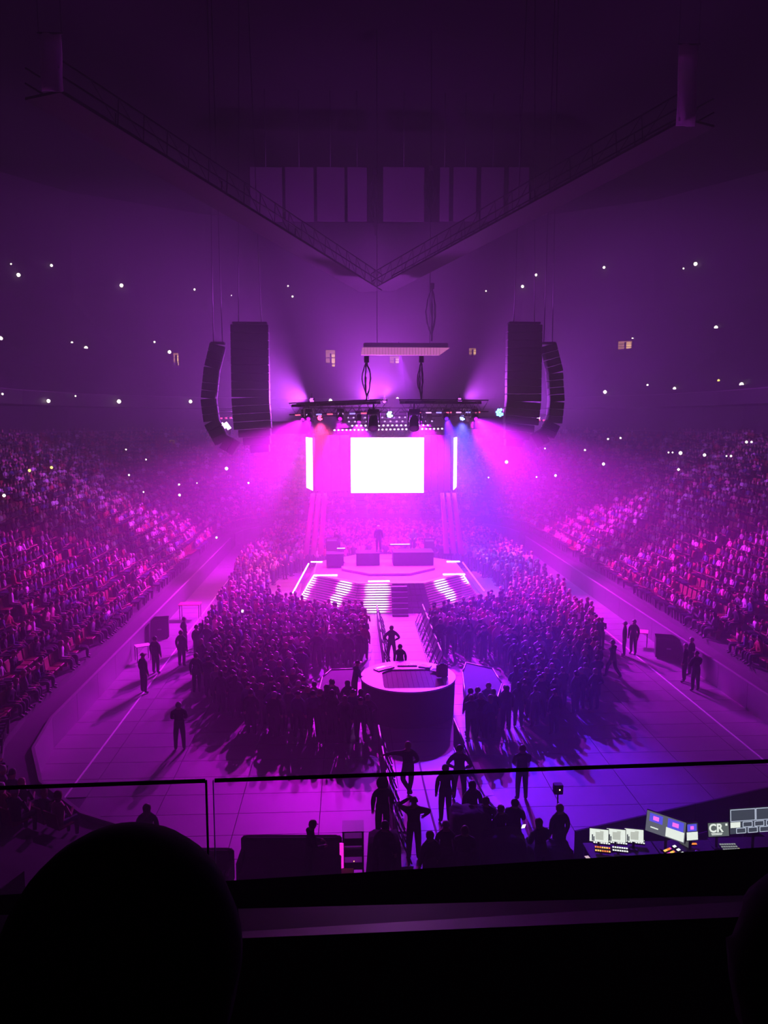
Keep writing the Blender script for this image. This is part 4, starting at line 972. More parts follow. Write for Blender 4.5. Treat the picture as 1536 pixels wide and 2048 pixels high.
# cases, tables and tables with red light put into the top colour at the sides
def road_case(label, px, py, sx, sy, sz, ang=0.0):
    p = at_z(px, py, 0); t = thing('road_case', label, 'case', p, (0, 0, ang))
    MB().box((0, 0, sz / 2 + 0.08), (sx, sy, sz), None, 0.03).build('body', BLACK, t)
    for z in (0.1, sz + 0.06): MB().box((0, 0, z), (sx + 0.02, sy + 0.02, 0.04)).build('edge_trim', DARKMETAL, t)
    for x in (-1, 1):
        for y_ in (-1, 1): MB().tube((x * sx * 0.4, y_ * sy * 0.4 - 0.03, 0.05), (x * sx * 0.4, y_ * sy * 0.4 + 0.03, 0.05), 0.05, n=8).build('caster', BLACK, t)
    MB().box((0, -sy / 2 - 0.015, sz * 0.55), (0.2, 0.03, 0.06)).build('handle', STEEL, t)
road_case('big black road case beside the left boards', 320, 1274, 0.95, 0.8, 0.95, 0.2)
road_case('black road case near the left boards behind the paper table', 282, 1288, 0.9, 0.7, 0.9, 0.2)
road_case('big black road case beside the right boards', 1335, 1314, 1.2, 0.8, 0.95, -0.3)
def table(label, px, py, sx, sy, top, ang=0.0, h=0.75):
    p = at_z(px, py, h); p.z = 0; t = thing('folding_table', label, 'table', p, (0, 0, ang))
    MB().box((0, 0, h - 0.02), (sx, sy, 0.04), None, 0.01).build('table_top', top, t)
    for x in (-1, 1):
        for y_ in (-1, 1): MB().tube((x * sx * 0.45, y_ * sy * 0.42, 0), (x * sx * 0.45, y_ * sy * 0.42, h - 0.03), 0.02).build('leg', DARKMETAL, t)
REDT = M('red_cloth', (0.75, 0.05, 0.12), 0.7)  # red light on the table tops put into their colour
def red_light_table(label, px0, px1, py):
    a, b = at_z(px0, py, 0.9), at_z(px1, py, 0.9); table(label, (px0 + px1) / 2, py, b.x - a.x, 0.7, REDT, 0.0, 0.9)
red_light_table('table with top coloured as if red-lit across the left side lane', 359, 401, 1207); red_light_table('short table with top coloured as if red-lit left of the standing crowd', 437, 454, 1205)
PAPER = M('paper', (0.8, 0.78, 0.8), 0.8, noise=0.03)
table('small table with pale top beside the left boards', 285, 1290, 0.7, 0.5, PAPER, 0.5); table('pale topped table beside the right boards', 1278, 1262, 0.9, 0.7, M('pink_cloth', (0.7, 0.3, 0.35), 0.8), -0.4)

# gear and players on the stage
def stage_pt(px, py): return at_z(px, py, STZ)
def keyboard(label, px, py, L, ang=0.0, lit=True):
    p = at_z(px, py, STZ + 0.95); t = thing('stage_keyboard', label, 'keyboard', (p.x, p.y, STZ), (0, 0, ang))
    MB().box((0, 0, 0.95), (L, 0.38, 0.1), None, 0.02).build('body', BLACK, t); MB().box((0, -0.05, 1.01), (L * 0.9, 0.2, 0.03)).build('keys', emitter('lit_white', (1, 0.8, 1), 2.5) if lit else WHITEPAINT, t)
    for s in (-1, 1): MB().tube((s * L * 0.4, -0.2, 0), (-s * L * 0.4, 0.2, 0.92), 0.025).build('stand_leg', DARKMETAL, t)
keyboard('keyboard with white lit keys on the left of the stage', 682, 1098, 0.6); keyboard('long keyboard with white lit keys at the back of the stage', 800, 1090, 1.5, 0.0)
def riser_block(label, px0, px1, py, h, dp):
    a, b = at_z(px0, py, STZ), at_z(px1, py, STZ); t = thing('stage_riser', label, 'riser', ((a.x + b.x) / 2, a.y + dp / 2, STZ)); w_ = b.x - a.x
    MB().box((0, 0, h - 0.04), (w_, dp, 0.08), None, 0.02).build('top', BLACKCLOTH, t); MB().box((0, 0, (h - 0.08) / 2), (w_ - 0.04, dp - 0.04, h - 0.08)).build('skirt', BLACKCLOTH, t)
    return t
riser_block('broad black skirted riser right of the middle of the stage', 786, 868, 1132, 0.9, 1.6); riser_block('black skirted riser left of the middle of the stage', 712, 760, 1132, 0.85, 1.4); riser_block('black skirted block at the left of the stage', 652, 688, 1132, 0.8, 1.2)
riser_block('low block with pale top at the right rear of the stage', 880, 905, 1112, 0.5, 0.9)
def amp(label, px, py, w_, h):
    p = at_z(px, py, STZ); t = thing('stage_amplifier', label, 'amplifier', p); MB().box((0, 0, h / 2), (w_, 0.45, h), None, 0.03).build('cabinet', BLACK, t); MB().box((0, -0.23, h * 0.45), (w_ * 0.85, 0.02, h * 0.75)).build('grille', DARKMETAL, t); MB().box((0, -0.24, h * 0.9), (w_ * 0.85, 0.02, h * 0.1)).build('control_panel', STEEL, t)
amp('tall black amplifier stack on the left of the stage', 664, 1112, 0.8, 1.3); amp('black amplifier on the right of the stage', 858, 1110, 0.7, 1.2)
p = at_z(757, 1132, STZ); person((at_y(757, 1100, p.y + 0.7).x, p.y + 0.7, STZ + 0.85), facing(p, CAM) + 0.2, 'stand', 'performer standing at the middle of the stage under the screen', 'dark', 'short', 1.8)
p = at_z(676, 1112, STZ); person((p.x, p.y + 0.4, STZ), facing(p, CAM) - 0.5, 'work', 'performer bent over the keyboard on the left of the stage', 'dark', 'short', 1.8)
p = at_z(826, 1108, STZ); person((p.x, p.y + 0.6, STZ), facing(p, CAM), 'work', 'performer behind the long keyboard at the back of the stage', 'grey', 'short', 1.78)

# ================================================================== PEOPLE THAT STAND APART
def foot(px, py): return at_z(px, py, 0)
def headed(px, py, h=1.76): p = at_z(px, py, h); p.z = 0; return p
AP = [  # placed by feet: px, py, turn, pose, top, hair, label
    (360, 1500, 0.5, 'folded', 'black', 'short', 'lone person with folded arms nearest on the left lane'),
    (288, 1386, -0.2, 'stand', 'dark', 'cap', 'person standing on the white line of the left lane'),
    (312, 1347, 0.2, 'stand', 'black', 'short', 'slim person just behind the one on the white line, left lane'),
    (364, 1333, 0.3, 'stand', 'dark', 'short', 'broad person right of the white line in the left lane'),
    (370, 1302, -0.4, 'hips', 'black', 'short', 'person standing farther up the left lane in dark clothes'),
    (394, 1386, 0.4, 'stand', 'dark', 'short', 'person in dark clothes at the left edge of the crowd, pale shoes'),
    (420, 1362, -0.2, 'folded', 'black', 'long', 'long-haired person second from the left edge of the crowd'),
    (443, 1427, 0.1, 'stand', 'dark', 'long', 'woman-like figure with long hair at the front left of the crowd'),
    (470, 1428, 0.4, 'phone', 'dark', 'cap', 'person in a cap looking at a phone, front left of the crowd'),
    (503, 1470, 0.2, 'stand', 'black', 'short', 'person in black at the nearest left edge of the crowd'),
    (550, 1476, -0.1, 'stand', 'black', 'short', 'tall person in black nearest of all the left crowd'),
    (606, 1462, 0.2, 'stand', 'grey', 'cap', 'person in grey with a pale cap, front of the left crowd'),
    (641, 1470, -0.2, 'stand', 'black', 'short', 'person in black left below the round mixing platform'),
    (690, 1486, 0.3, 'folded', 'black', 'short', 'dark figure left of the walkway below the mixing platform'),
    (722, 1470, 0.0, 'stand', 'black', 'long', 'long-haired dark figure beside the walkway barrier'),
    (665, 1448, 0.1, 'stand', 'black', 'short', 'dark figure second row left of the walkway barrier'),
    (1225, 1356, 0.3, 'walk', 'black', 'short', 'person striding with legs apart in the right lane'),
    (1248, 1312, 0.6, 'stand', 'black', 'short', 'left of two people talking in the right lane'),
    (1266, 1308, 1.6, 'stand', 'dark', 'short', 'right of two people talking in the right lane'),
    (1368, 1364, 0.4, 'stand', 'black', 'short', 'left of three dark figures beside the right boards'),
    (1390, 1382, -0.3, 'folded', 'black', 'cap', 'right of three dark figures beside the right boards'),
    (1380, 1350, 0.1, 'stand', 'black', 'short', 'rear of three dark figures beside the right boards'),
    (1108, 1470, 0.2, 'stand', 'dark', 'cap', 'person in a cap at the nearest edge of the right crowd'),
    (1160, 1420, -0.2, 'stand', 'dark', 'short', 'person in the right crowd with a pale hand raised'),
    (1188, 1422, 0.1, 'hips', 'dark', 'short', 'person at the outer right edge of the right crowd'),
    (1085, 1432, 0.0, 'stand', 'black', 'long', 'long-haired person at the front of the right crowd'),
    (960, 1478, -0.3, 'phone', 'black', 'short', 'dark figure right below the round platform, looking down'),
    (985, 1470, 0.4, 'stand', 'black', 'short', 'dark figure right of the lone barrier'),
    (1012, 1462, -0.1, 'stand', 'black', 'long', 'long-haired dark figure beside the right riser'),
    (940, 1468, 0.2, 'stand', 'black', 'short', 'dark figure standing close to the round platform on the right'),
    (783, 1322, 0.1, 'hips', 'dark', 'short', 'person standing alone in the lit central aisle'),
    (1043, 1600, 0.0, 'phone', 'black', 'short', 'person standing alone on blue floor, hands in front'),
    (816, 1592, 0.15, 'lean', 'black', 'short', 'person leaning on the walkway barrier with crossed legs'),
    (890, 1645, 0.1, 'stand', 'black', 'short', 'person standing at the right of the walkway, nearest there'),
    (918, 1600, -0.2, 'hips', 'black', 'short', 'tall dark figure right of the walkway beyond the nearest one'),
]
for (px, py, tn, pose, top, hair, lab) in AP:
    p = foot(px, py); person(p, facing(p, STG) + tn, pose, lab, top, hair, 1.78)
HP = [  # placed by the top of the head
    (765, 1556, 0.1, 'stand', 'black', 'big', 1.85, 'dark figure with big hair left of the walkway'),
    (828, 1592, 0.0, 'hat_hands', 'black', 'cap', 1.78, 'dark figure with a hand raised to the cap in the walkway'),
    (614, 1640, -1.2, 'work', 'black', 'short', 1.70, 'dark figure behind the low black seating block'),
    (293, 1606, 0.3, 'stand', 'black', 'long', 1.75, 'dark long-haired figure behind the big dark head'),
    (1030, 1596, -0.4, 'phone', 'black', 'short', 1.72, 'dark figure below the person on blue floor, holding a phone'),
    (1120, 1606, 0.2, 'stand', 'black', 'short', 1.75, 'dark figure beside the small box on a stand'),
    (945, 1560, 0.2, 'stand', 'black', 'long', 1.80, 'dark bulky figure right of the walkway'),
    (972, 1592, -0.3, 'folded', 'black', 'short', 1.74, 'dark figure in the middle of the near group'),
    (1002, 1608, 0.4, 'stand', 'black', 'bun', 1.66, 'dark figure with hair bun in the near group'),
    (892, 1640, 0.0, 'stand', 'black', 'cap', 1.70, 'dark figure with a cap lowest in the near group'),
    (860, 1660, 0.5, 'stand', 'black', 'short', 1.72, 'dark figure in front of the one with the raised hand'),
    (930, 1650, -0.2, 'phone', 'black', 'short', 1.72, 'dark figure lowest right of the near group'),
    (1085, 1640, 0.3, 'work', 'black', 'long', 1.70, 'dark figure leaning forward left of the control desks'),
    (770, 1640, -0.2, 'stand', 'black', 'short', 1.74, 'dark figure nearest below the one with big hair'),
]
for (px, py, tn, pose, top, hair, h, lab) in HP:
    p = headed(px, py, h); person(p, facing(p, STG) + tn, pose, lab, top, hair, h)
p = at_z(800, 1291, 1.95); person((p.x, FY + FR + 0.5, 0.35), facing((p.x, FY), STG), 'stand', 'person seen from behind just beyond the round counter', 'black', 'short', 1.7)
MB_ = thing('stage_step', 'black step block behind the round mixing platform', 'step', (p.x, FY + FR + 0.55, 0)); MB().box((0, 0, 0.17), (1.3, 0.7, 0.34), None, 0.02).build('block', BLACK, MB_); MB().box((0, -0.3, 0.345), (1.3, 0.05, 0.01)).build('nosing', STEEL, MB_)
person((FX - FR - 0.25, FY + 0.1, 0.35), -1.2, 'work', 'person leaning over the left rim of the round counter', 'blue', 'cap', 1.72)
o = thing('stage_step', 'black step block left of the round mixing platform', 'step', (FX - FR - 0.35, FY + 0.1, 0)); MB().box((0, 0, 0.17), (0.6, 0.9, 0.34), None, 0.02).build('block', BLACK, o); MB().box((0, -0.42, 0.345), (0.6, 0.05, 0.01)).build('nosing', STEEL, o)
ph = thing('phone', 'lit phone held up in the near dark group', 'phone', at_z(1047, 1652, 1.35), (0.5, 0, 0.2)); MB().box((0, 0, 0), (0.10, 0.012, 0.17), None, 0.004).build('case', BLACK, ph); MB().box((0, -0.008, 0), (0.09, 0.004, 0.15)).build('screen', emitter('phone_screen', (1.0, 0.85, 0.95), 3.0), ph)
ph = thing('phone', 'bright phone light held up in the left crowd', 'phone', at_z(485, 1222, 1.7), (0.4, 0.2, 0.0)); MB().box((0, 0, 0), (0.12, 0.012, 0.2), None, 0.004).build('case', BLACK, ph); MB().box((0, -0.008, 0), (0.11, 0.004, 0.18)).build('screen', emitter('phone_screen', (1.0, 0.85, 0.95), 3.0), ph)

# ================================================================== NEAR THE CAMERA
# small box on a stand, black seating blocks, rack with magenta lit post
p = at_z(1116, 1577, 1.75); t = thing('speaker_stand', 'small black box with a lit dot on a thin stand', 'speaker', (p.x, p.y, 0))
MB().box((0, 0, 1.75), (0.24, 0.2, 0.26), None, 0.02).build('box', BLACK, t); MB().tube((0, 0, 0.3), (0, 0, 1.63), 0.02).build('pole', DARKMETAL, t)
MB().box((0.02, -0.105, 1.76), (0.03, 0.01, 0.03)).build('indicator', emitter('dot', (1, .5, .4), 4.0), t)
for i in range(3): MB().tube((0, 0, 0.45), (0.35 * math.cos(2.1 * i), 0.35 * math.sin(2.1 * i), 0.0), 0.015).build('leg', DARKMETAL, t)
def sofa(label, px0, px1, py, h):
    a, b = at_z(px0, py, h), at_z(px1, py, h); c = (a + b) / 2; L = (b - a).length
    t = thing('seating_block', label, 'seat', (c.x, c.y, 0), (0, 0, math.atan2(b.y - a.y, b.x - a.x)), 'black seating blocks on the floor')
    MB().box((0, 0, h / 2 + 0.03), (L, 0.25, h - 0.06), None, 0.10).build('backrest', BLACKCLOTH, t); MB().box((0, -0.45, 0.25), (L, 0.7, 0.38), None, 0.08).build('seat', BLACKCLOTH, t); MB().box((0, -0.3, 0.035), (L * 0.9, 0.6, 0.07)).build('plinth', BLACK, t)
    for s in (-1, 1): MB().box((s * (L / 2 - 0.06), -0.4, 0.36), (0.12, 0.75, 0.6), None, 0.05).build('arm', BLACKCLOTH, t)
sofa('long black seating block with rounded top', 482, 684, 1672, 0.95); sofa('shorter black seating block left of the long one', 366, 468, 1698, 0.9)
a = at_z(706, 1652, 1.25); t = thing('equipment_rack', 'open black equipment rack with a magenta lit corner post', 'rack', (a.x, a.y, 0))
for x in (-0.25, 0.25):
    for y_ in (-0.25, 0.25): MB().box((x, y_, 0.62), (0.04, 0.04, 1.24)).build('post', BLACK, t)
MB().box((0, 0, 1.24), (0.55, 0.55, 0.03)).build('top', DARKMETAL, t)
for z in (0.25, 0.6, 0.9): MB().box((0, 0.05, z), (0.46, 0.4, 0.2), None, 0.01).build('device', BLACK, t)
LEDP = emitter('post_led', (1.0, 0.02, 0.75), 1.4)
for k in range(5): MB().box((-0.29, -0.28, 0.15 + 0.18 * k), (0.10, 0.05, 0.165)).build('lit_segment', LEDP, t)
MB().box((0.02, -0.26, 0.45), (0.02, 0.01, 0.02)).build('indicator', emitter('dot2', (1, .4, .1), 5.0), t)
a = at_z(695, 1741, 0.35); t = thing('waste_bin', 'low box with a yellow green label at the foot of the rack', 'box', (a.x, a.y, 0)); MB().box((0, 0, 0.17), (0.32, 0.26, 0.34), None, 0.02).build('body', BLACK, t); MB().box((0, -0.02, 0.345), (0.3, 0.22, 0.01)).build('label_sheet', M('yellow_green', (0.6, 0.65, 0.12), 0.6), t); t = None
a = at_z(493, 1751, 0.05); o = MB().box((0, 0, 0.02), (0.42, 0.05, 0.03), None, 0.01).build('light_strip', emitter('strip', (1, .8, .5), 1.6), None, (a.x, a.y, 0.0)); tag(o, 'short lit strip on the floor below the seating blocks', 'lamp'); MB().box((0, 0.035, 0.02), (0.44, 0.02, 0.04)).build('holder', BLACK, o)

def draped_stack(label, px, py, L, dp, h, seed):  # some of these stacks are added only to darken the near floor
    rr = random.Random(seed); p = at_z(px, py, h); t = thing('draped_stack', label, 'equipment', (p.x, p.y, 0), None, 'equipment and added stacks under black cloth'); n = 24; rings = []
    for z, k in ((0, 1.12), (h * 0.3, 1.06), (h * 0.7, 1.02), (h * 0.95, 0.98), (h, 0.85), (h + 0.02, 0.4)):
        rings.append([Vector((L / 2 * k * max(-1, min(1, 1.35 * math.cos(2 * math.pi * i / n))) * (1 + rr.uniform(-.03, .03)), dp / 2 * k * max(-1, min(1, 1.35 * math.sin(2 * math.pi * i / n))) * (1 + rr.uniform(-.04, .04)), z + (rr.uniform(-.05, .05) if 0 < z else 0))) for i in range(n)])
    MB().rings(rings).build('cloth', BLACKCLOTH, t); MB().box((0, 0, h * 0.45), (L * 0.8, dp * 0.7, h * 0.86)).build('crate', BLACK, t)
draped_stack('tall equipment under black cloth right of the walkway', 940, 1620, 1.0, 0.8, 1.45, 1)
draped_stack('low black cloth stack added to darken the foot of the walkway', 905, 1694, 1.3, 0.7, 0.85, 2)
draped_stack('black cloth stack added to darken the middle of the near group', 1005, 1668, 1.1, 0.8, 1.1, 3)
draped_stack('low black cloth stack added to darken the floor left of the control desks', 1095, 1690, 1.2, 0.7, 0.8, 4)
draped_stack('equipment under black cloth beside the open rack', 768, 1672, 0.8, 0.7, 1.1, 5)

# control desks on the right, behind a low black partition
a, b = at_z(1150, 1662, 0.9), at_z(1600, 1560, 0.9); d = b - a
t = thing('black_partition', 'low black partition behind the control desks', 'partition', (a.x, a.y, 0), (0, 0, math.atan2(d.y, d.x)))
L = math.hypot(d.x, d.y)
for k in range(4):
    MB().box((L * (k + .5) / 4, 0, 0.46), (L / 4 - 0.02, 0.06, 0.88)).build('panel', BLACKCLOTH, t); MB().box((L * (k + .5) / 4, 0, 0.02), (0.06, 0.5, 0.04)).build('foot', DARKMETAL, t)
DZ = 1.05
def desk(label, px, py, L, dp, ang=0.0):
    p = at_z(px, py, DZ); t = thing('control_desk', label, 'desk', (p.x, p.y, 0), (0, 0, ang), 'control desks on the right')
    MB().box((0, 0, DZ - 0.03), (L, dp, 0.05), None, 0.01).build('desk_top', BLACK, t); MB().box((0, dp / 2 - 0.03, DZ / 2), (L - 0.1, 0.03, DZ - 0.1)).build('modesty_panel', BLACK, t)
    for x in (-1, 1):
        for y_ in (-1, 1): MB().box((x * (L / 2 - 0.05), y_ * (dp / 2 - 0.06), (DZ - 0.06) / 2), (0.05, 0.05, DZ - 0.06)).build('leg', DARKMETAL, t)
desk('control desk with three white monitors', 1245, 1700, 1.75, 0.75, 0.0); desk('control desk with the tilted picture monitors', 1372, 1697, 1.5, 0.75, 0.0); desk('control desk under the large multi-view display', 1492, 1690, 1.6, 0.75, 0.0)
GREYSCR = emitter('screen_grey', (0.16, 0.17, 0.2), 1.0); WSCR = emitter('screen_white', (0.95, 1.0, 0.9), 1.25); MVW = emitter('multiview_line', (0.75, 0.82, 1.0), 1.0)
def monitor(label, quad_c, wd, ht, yaw, z0, scr, pitch=-0.12, extra=None, group=None):
    """Monitor on a foot; quad_c is the middle of the screen."""
    c = Vector(quad_c); t = thing('monitor', label, 'monitor', (c.x, c.y, z0), (0, 0, yaw), group); h = c.z - z0
    rot = Matrix.Rotation(pitch, 3, 'X')
    MB().box((0, 0.025, h), (wd + 0.03, 0.035, ht + 0.03), rot, 0.008).build('case', BLACK, t)
    s = MB().box((0, 0.0, h), (wd, 0.012, ht), rot).build('screen', scr, t)
    MB().box((0, 0.06, (h - ht * 0.3) / 2), (0.06, 0.03, h - ht * 0.3)).build('neck', BLACK, t); MB().box((0, 0.05, 0.01), (0.2, 0.16, 0.02)).build('foot', BLACK, t)
    def on(x, z, w_, h_, m_, nm='picture', lift=0.009):
        return MB().box(Vector((0, 0, h)) + rot @ Vector((x * wd / 2, -lift, z * ht / 2)), (w_ * wd, 0.004, h_ * ht), rot).build(nm, m_, t)
    if extra: extra(on, t, rot, h)
    return t
DK = emitter('screen_dark', (0.05, 0.06, 0.07), 1.0); MIDG = emitter('ui_grey', (0.8, 0.84, 0.72), 0.9)
def ui(on, t, rot, h):
    on(0.05, -0.05, 0.42, 0.6, MIDG); on(0.3, 0.6, 0.2, 0.14, MIDG); on(-0.7, -0.4, 0.06, 0.5, DK); on(-0.55, -0.55, 0.06, 0.36, DK)
def yof(z): return None
for i, px in enumerate((1198, 1232, 1268)):
    c = at_z(px, 1671, DZ + 0.38); monitor('%s of three white monitors in a row on the control desk' % ('left', 'middle', 'right')[i], c, 0.44, 0.29, -0.25, DZ, WSCR, -0.3, ui, 'three white monitors')
BTN = [emitter('btn_%d' % i, c, 1.6) for i, c in enumerate(((1, .25, .03), (1, .6, .1), (0.9, .05, .6), (0.95, 1, .9), (.2, .9, .4)))]
def panel(label, px, py, wd, dp, ang, rows, mats, tilt=0.25):
    p = at_z(px, py, DZ); t = thing('button_panel', label, 'control panel', (p.x, p.y, DZ), (0, 0, ang), 'button panels on the control desks'); rot = Matrix.Rotation(tilt, 3, 'X')
    MB().box((0, 0, 0.06), (wd, dp, 0.05), rot, 0.01).build('case', BLACK, t)
    for r in range(rows):
        for k in range(7): MB().box(Vector((0, 0, 0.06)) + rot @ Vector((-wd * 0.42 + wd * 0.14 * k, -dp * 0.35 + dp * 0.7 * r / max(1, rows - 1), 0.032)), (wd * 0.1, dp * 0.5 / rows, 0.012), rot).build('button', mats[(r + k // 3) % len(mats)], t)
panel('white button panel under the left white monitor', 1203, 1690, 0.42, 0.12, -0.25, 2, [BTN[3]]); panel('white button panel under the middle white monitor', 1237, 1690, 0.42, 0.12, -0.25, 2, [BTN[3]]); panel('white button panel under the right white monitor', 1272, 1689, 0.42, 0.12, -0.25, 2, [BTN[3]])
panel('orange and red button panel at the left front of the control desk', 1205, 1705, 0.38, 0.16, -0.25, 2, [BTN[1], BTN[0]]); panel('pale button panel at the middle front of the control desk', 1240, 1705, 0.38, 0.14, -0.25, 2, [BTN[3], BTN[3]])
panel('orange and magenta button panel beside the open laptop', 1341, 1712, 0.26, 0.3, 0.5, 3, [BTN[0], BTN[2], BTN[1]]); panel('white button panel right of the coloured one', 1356, 1706, 0.1, 0.34, 0.5, 3, [BTN[3]])
MAG = emitter('pic_magenta', (0.9, 0.15, 0.8), 1.6); PICB = emitter('pic_blue', (0.12, 0.1, 0.9), 1.2)
def pics(on, t, rot, h):
    on(-0.5, 0.45, 0.34, 0.4, PICB); on(-0.5, 0.45, 0.15, 0.2, MAG, 'picture', 0.013); on(0.5, 0.45, 0.4, 0.45, PICB); on(0.5, 0.45, 0.16, 0.2, MAG, 'picture', 0.013); on(0.5, -0.45, 0.46, 0.45, WSCR); on(-0.55, -0.5, 0.2, 0.06, WSCR)
monitor('wide tilted monitor showing stage pictures', at_z(1331, 1653, DZ + 0.62), 0.95, 0.5, -0.75, DZ, GREYSCR, -0.15, pics)
def pics2(on, t, rot, h): on(0, 0.5, 0.8, 0.4, PICB); on(0.0, 0.5, 0.3, 0.2, MAG, 'picture', 0.013); on(0, -0.45, 0.95, 0.45, WSCR)
monitor('small monitor right of the tilted one, blue picture above white', at_z(1384, 1664, DZ + 0.5), 0.30, 0.42, 0.1, DZ, DK, -0.15, pics2)
o = panel('small orange lit panel below the small monitor', 1384, 1692, 0.2, 0.1, 0.0, 1, [BTN[0]])
def text_mesh(s, size, mat):
    cu = bpy.data.curves.new('text', 'FONT'); cu.body = s; cu.size = size; cu.align_x = 'CENTER'; cu.align_y = 'CENTER'; cu.extrude = 0.002; cu.offset = size * 0.03
    ob = bpy.data.objects.new('text', cu); COL.objects.link(ob); dg = bpy.context.evaluated_depsgraph_get(); me = bpy.data.meshes.new_from_object(ob.evaluated_get(dg)); bpy.data.objects.remove(ob)
    me.materials.clear(); me.materials.append(mat); return me
def logo(on, t, rot, h):
    o = place('lettering', text_mesh('CR', 0.27, WSCR), t, Vector((0, 0, h)) + rot @ Vector((-0.07, -0.012, 0.03))); o.rotation_euler = (rot.to_4x4() @ Matrix.Rotation(math.pi / 2, 4, 'X')).to_euler()
    on(-0.2, -0.55, 0.55, 0.05, WSCR); on(-0.2, -0.72, 0.5, 0.05, WSCR); on(0.78, 0.68, 0.1, 0.16, WSCR)
monitor('grey monitor showing the white letters CR', at_z(1437, 1659, DZ + 0.5), 0.52, 0.32, 0.05, DZ, emitter('screen_logo', (0.22, 0.26, 0.24), 0.7), -0.2, logo)
def multi(on, t, rot, h):
    def frame(x, z, w_, h_):
        e = 0.012
        on(x, z + h_, w_, e * 2, MVW, 'frame_line'); on(x, z - h_, w_, e * 2, MVW, 'frame_line'); on(x - w_, z, e, h_, MVW, 'frame_line'); on(x + w_, z, e, h_, MVW, 'frame_line')
    frame(-0.5, 0.48, 0.48, 0.46); frame(0.5, 0.48, 0.48, 0.46)
    on(-0.8, -0.28, 0.19, 0.22, WSCR)
    for k in range(3): frame(-0.32 + 0.46 * k, -0.28, 0.18, 0.20)
    for k in range(4): frame(-0.58 + 0.46 * k, -0.76, 0.18, 0.20)
monitor('large multi-view display with white framed boxes', at_z(1511, 1640, DZ + 0.8), 1.32, 0.60, 0.08, DZ, emitter('screen_multi', (0.07, 0.085, 0.11), 1.0), -0.12, multi)
def laptop(label, px, py, ang):
    p = at_z(px, py, DZ); t = thing('laptop', label, 'laptop', (p.x, p.y, DZ), (0, 0, ang)); MB().box((0, 0, 0.012), (0.34, 0.24, 0.02), None, 0.004).build('base', DARKMETAL, t); MB().box((0, 0.14, 0.12), (0.34, 0.012, 0.22), Matrix.Rotation(-0.25, 3, 'X')).build('lid', DARKMETAL, t); MB().box((0, 0.131, 0.12), (0.31, 0.004, 0.19), Matrix.Rotation(-0.25, 3, 'X')).build('screen', emitter('laptop_screen', (0.3, 0.32, 0.3), 0.35), t)
laptop('open grey laptop turned sideways on the control desk', 1363, 1696, -1.1)
p = at_z(1393, 1705, DZ); t = thing('desk_mouse', 'pale mouse on a pad right of the laptop', 'mouse', (p.x, p.y, DZ)); MB().box((0, 0, 0.006), (0.24, 0.2, 0.008), None, 0.003).build('pad', M('pad_grey', (0.3, 0.28, 0.3), 0.8), t); MB().lathe([(0.004, 0.0), (0.04, 0.005), (0.036, 0.03), (0.01, 0.042)], (0, 0, 0.01), 10).build('mouse_body', WHITEPAINT, t)
panel('pale keyboard panel under the grey letter monitor', 1458, 1700, 0.42, 0.26, 0.0, 3, [emitter('key_dim', (0.6, 0.65, 0.6), 0.6)], 0.12)
p = at_z(1480, 1700, DZ + 0.02); o = MB().box((0, 0, 0.02), (0.05, 0.4, 0.03), None, 0.008).build('light_bar', emitter('yellow_bar', (0.75, 0.8, 0.03), 1.2), None, (p.x, p.y, DZ), (0, 0, 0.25)); tag(o, 'yellow green lit bar on the right control desk', 'lamp'); MB().box((0.04, 0, 0.015), (0.02, 0.42, 0.03)).build('holder', BLACK, o)
p = at_z(1178, 1719, DZ); t = thing('tablet', 'small pale paper with an added glow at the left end of the control desks', 'tablet', (p.x, p.y, DZ), (0, 0, 0.2)); MB().box((0, 0, 0.006), (0.12, 0.3, 0.01), None, 0.003).build('case', BLACK, t); MB().box((0, 0, 0.013), (0.1, 0.27, 0.004)).build('screen', emitter('tablet_screen', (1, 0.75, 0.5), 0.9), t)  # pale paper built of a case and a screen, glow added so it stays bright

# viewing box: floor, parapet, ledge, glass front with rail
SUITE = M('suite_black', (0.004, 0.004, 0.005), 0.9, spec=0.1)
RZ, PZ, LZ = 10.07, 9.60, 9.74
def quad(pts, z0, z1, name, mat, parent=None): return MB().prism([tuple(p[:2]) for p in pts], z0, z1).build(name, mat, parent)
o = quad([at_z(-400, 1815, PZ), at_z(1950, 1668, PZ), Vector((3.2, -2.0, 0)), Vector((-8.0, -2.0, 0))], PZ - 0.5, PZ, 'viewing_box_floor', SUITE); structure(o, 'black floor and parapet of the viewing box')
LEDGE = M('ledge_satin', (0.07, 0.055, 0.06), 0.34, 1.0, noise=0.05)
qf = [at_z(-300, 1838, LZ - 0.03), at_z(1850, 1781, LZ - 0.03)]; qn = [at_z(1850, 1818, LZ), at_z(-300, 1910, LZ)]; q4 = qf + qn      # top slopes a little toward the hall
o = MB().add([(p.x, p.y, PZ) for p in q4] + [tuple(p) for p in q4], [(0, 1, 2, 3), (7, 6, 5, 4), (0, 4, 5, 1), (1, 5, 6, 2), (2, 6, 7, 3), (3, 7, 4, 0)]).build('trim_5', LEDGE); structure(o, 'low satin ledge behind the glass front')
ra, rb = at_z(-350, 1588, RZ), at_z(1900, 1510, RZ)
rail = thing('glass_railing', 'thin dark handrail on clear glass panes in front of the seats', 'railing', (ra.x, ra.y, PZ)); dv = (rb - ra); ang = math.atan2(dv.y, dv.x); rail.rotation_euler = (0, 0, ang)
def ru(px, py=1562): p = at_z(px, py, RZ); return (p - ra).dot(dv.normalized())
g0, g1 = ru(410), ru(429); LT = dv.length; hh = RZ - PZ
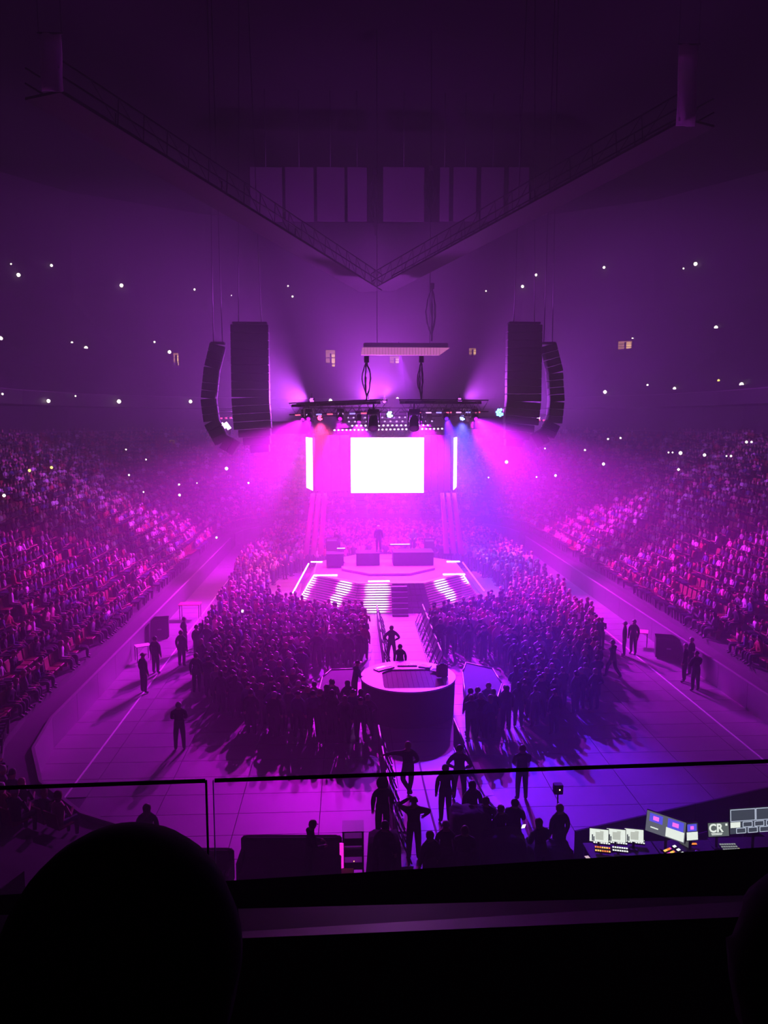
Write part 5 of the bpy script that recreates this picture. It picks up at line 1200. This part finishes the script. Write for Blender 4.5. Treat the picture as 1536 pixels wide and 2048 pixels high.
for u0, u1 in ((0, g0), (g1, LT)): MB().tube((u0, 0, hh), (u1, 0, hh), 0.0085, n=8).build('handrail', BLACK, rail)
gm = bpy.data.materials.new('clear_glass'); gm.use_nodes = True; nt = gm.node_tree; nt.nodes.clear(); out = nt.nodes.new('ShaderNodeOutputMaterial'); mix = nt.nodes.new('ShaderNodeMixShader'); tr = nt.nodes.new('ShaderNodeBsdfTransparent'); gl = nt.nodes.new('ShaderNodeBsdfGlossy')
tr.inputs[0].default_value = (0.94, 0.95, 0.96, 1); gl.inputs['Roughness'].default_value = 0.05; mix.inputs[0].default_value = 0.025
nt.links.new(tr.outputs[0], mix.inputs[1]); nt.links.new(gl.outputs[0], mix.inputs[2]); nt.links.new(mix.outputs[0], out.inputs[0])
for u0, u1 in ((0.0, g0 + 0.004), (g1 - 0.006, LT)): MB().box(((u0 + u1) / 2, 0, hh / 2), (u1 - u0, 0.012, hh - 0.01)).build('glass_pane', gm, rail)
MB().box((g0 + 0.004, 0, hh / 2), (0.007, 0.014, hh)).build('pane_edge', BLACK, rail); MB().box((g1 - 0.006, 0, hh * 0.5), (0.003, 0.014, hh)).build('pane_edge', M('edge_grey', (0.2, 0.2, 0.22), 0.3), rail)
# two people seated in front of the camera
SKB = 'black'
for (px, y_, lab, hr, sc) in ((222, 0.95, 'dark head and shoulders with full round hair nearest the camera', 'big', 1.78), (1715, 1.05, 'dark head at the lower right corner, mostly out of view', 'big', 1.74)):
    x = at_y(px, 1800, y_).x; zf = PZ if px < 700 else PZ - 0.12
    person((x, y_ - 0.0, zf), 0, 'sit', lab, 'black', hr, sc, None, (0.008, 0.006, 0.007))
    t = thing('viewing_seat', 'black seat under the person at the lower %s of the viewing box' % ('left' if px < 700 else 'right'), 'seat', (x, y_ - 0.05, PZ)); MB().box((0, 0.05, 0.3), (0.5, 0.46, 0.1), None, 0.04).build('seat', BLACKCLOTH, t); MB().box((0, -0.24, 0.55), (0.5, 0.08, 0.5), None, 0.04).build('backrest', BLACKCLOTH, t); MB().box((0, 0, 0.13), (0.1, 0.3, 0.26)).build('pedestal', BLACK, t)
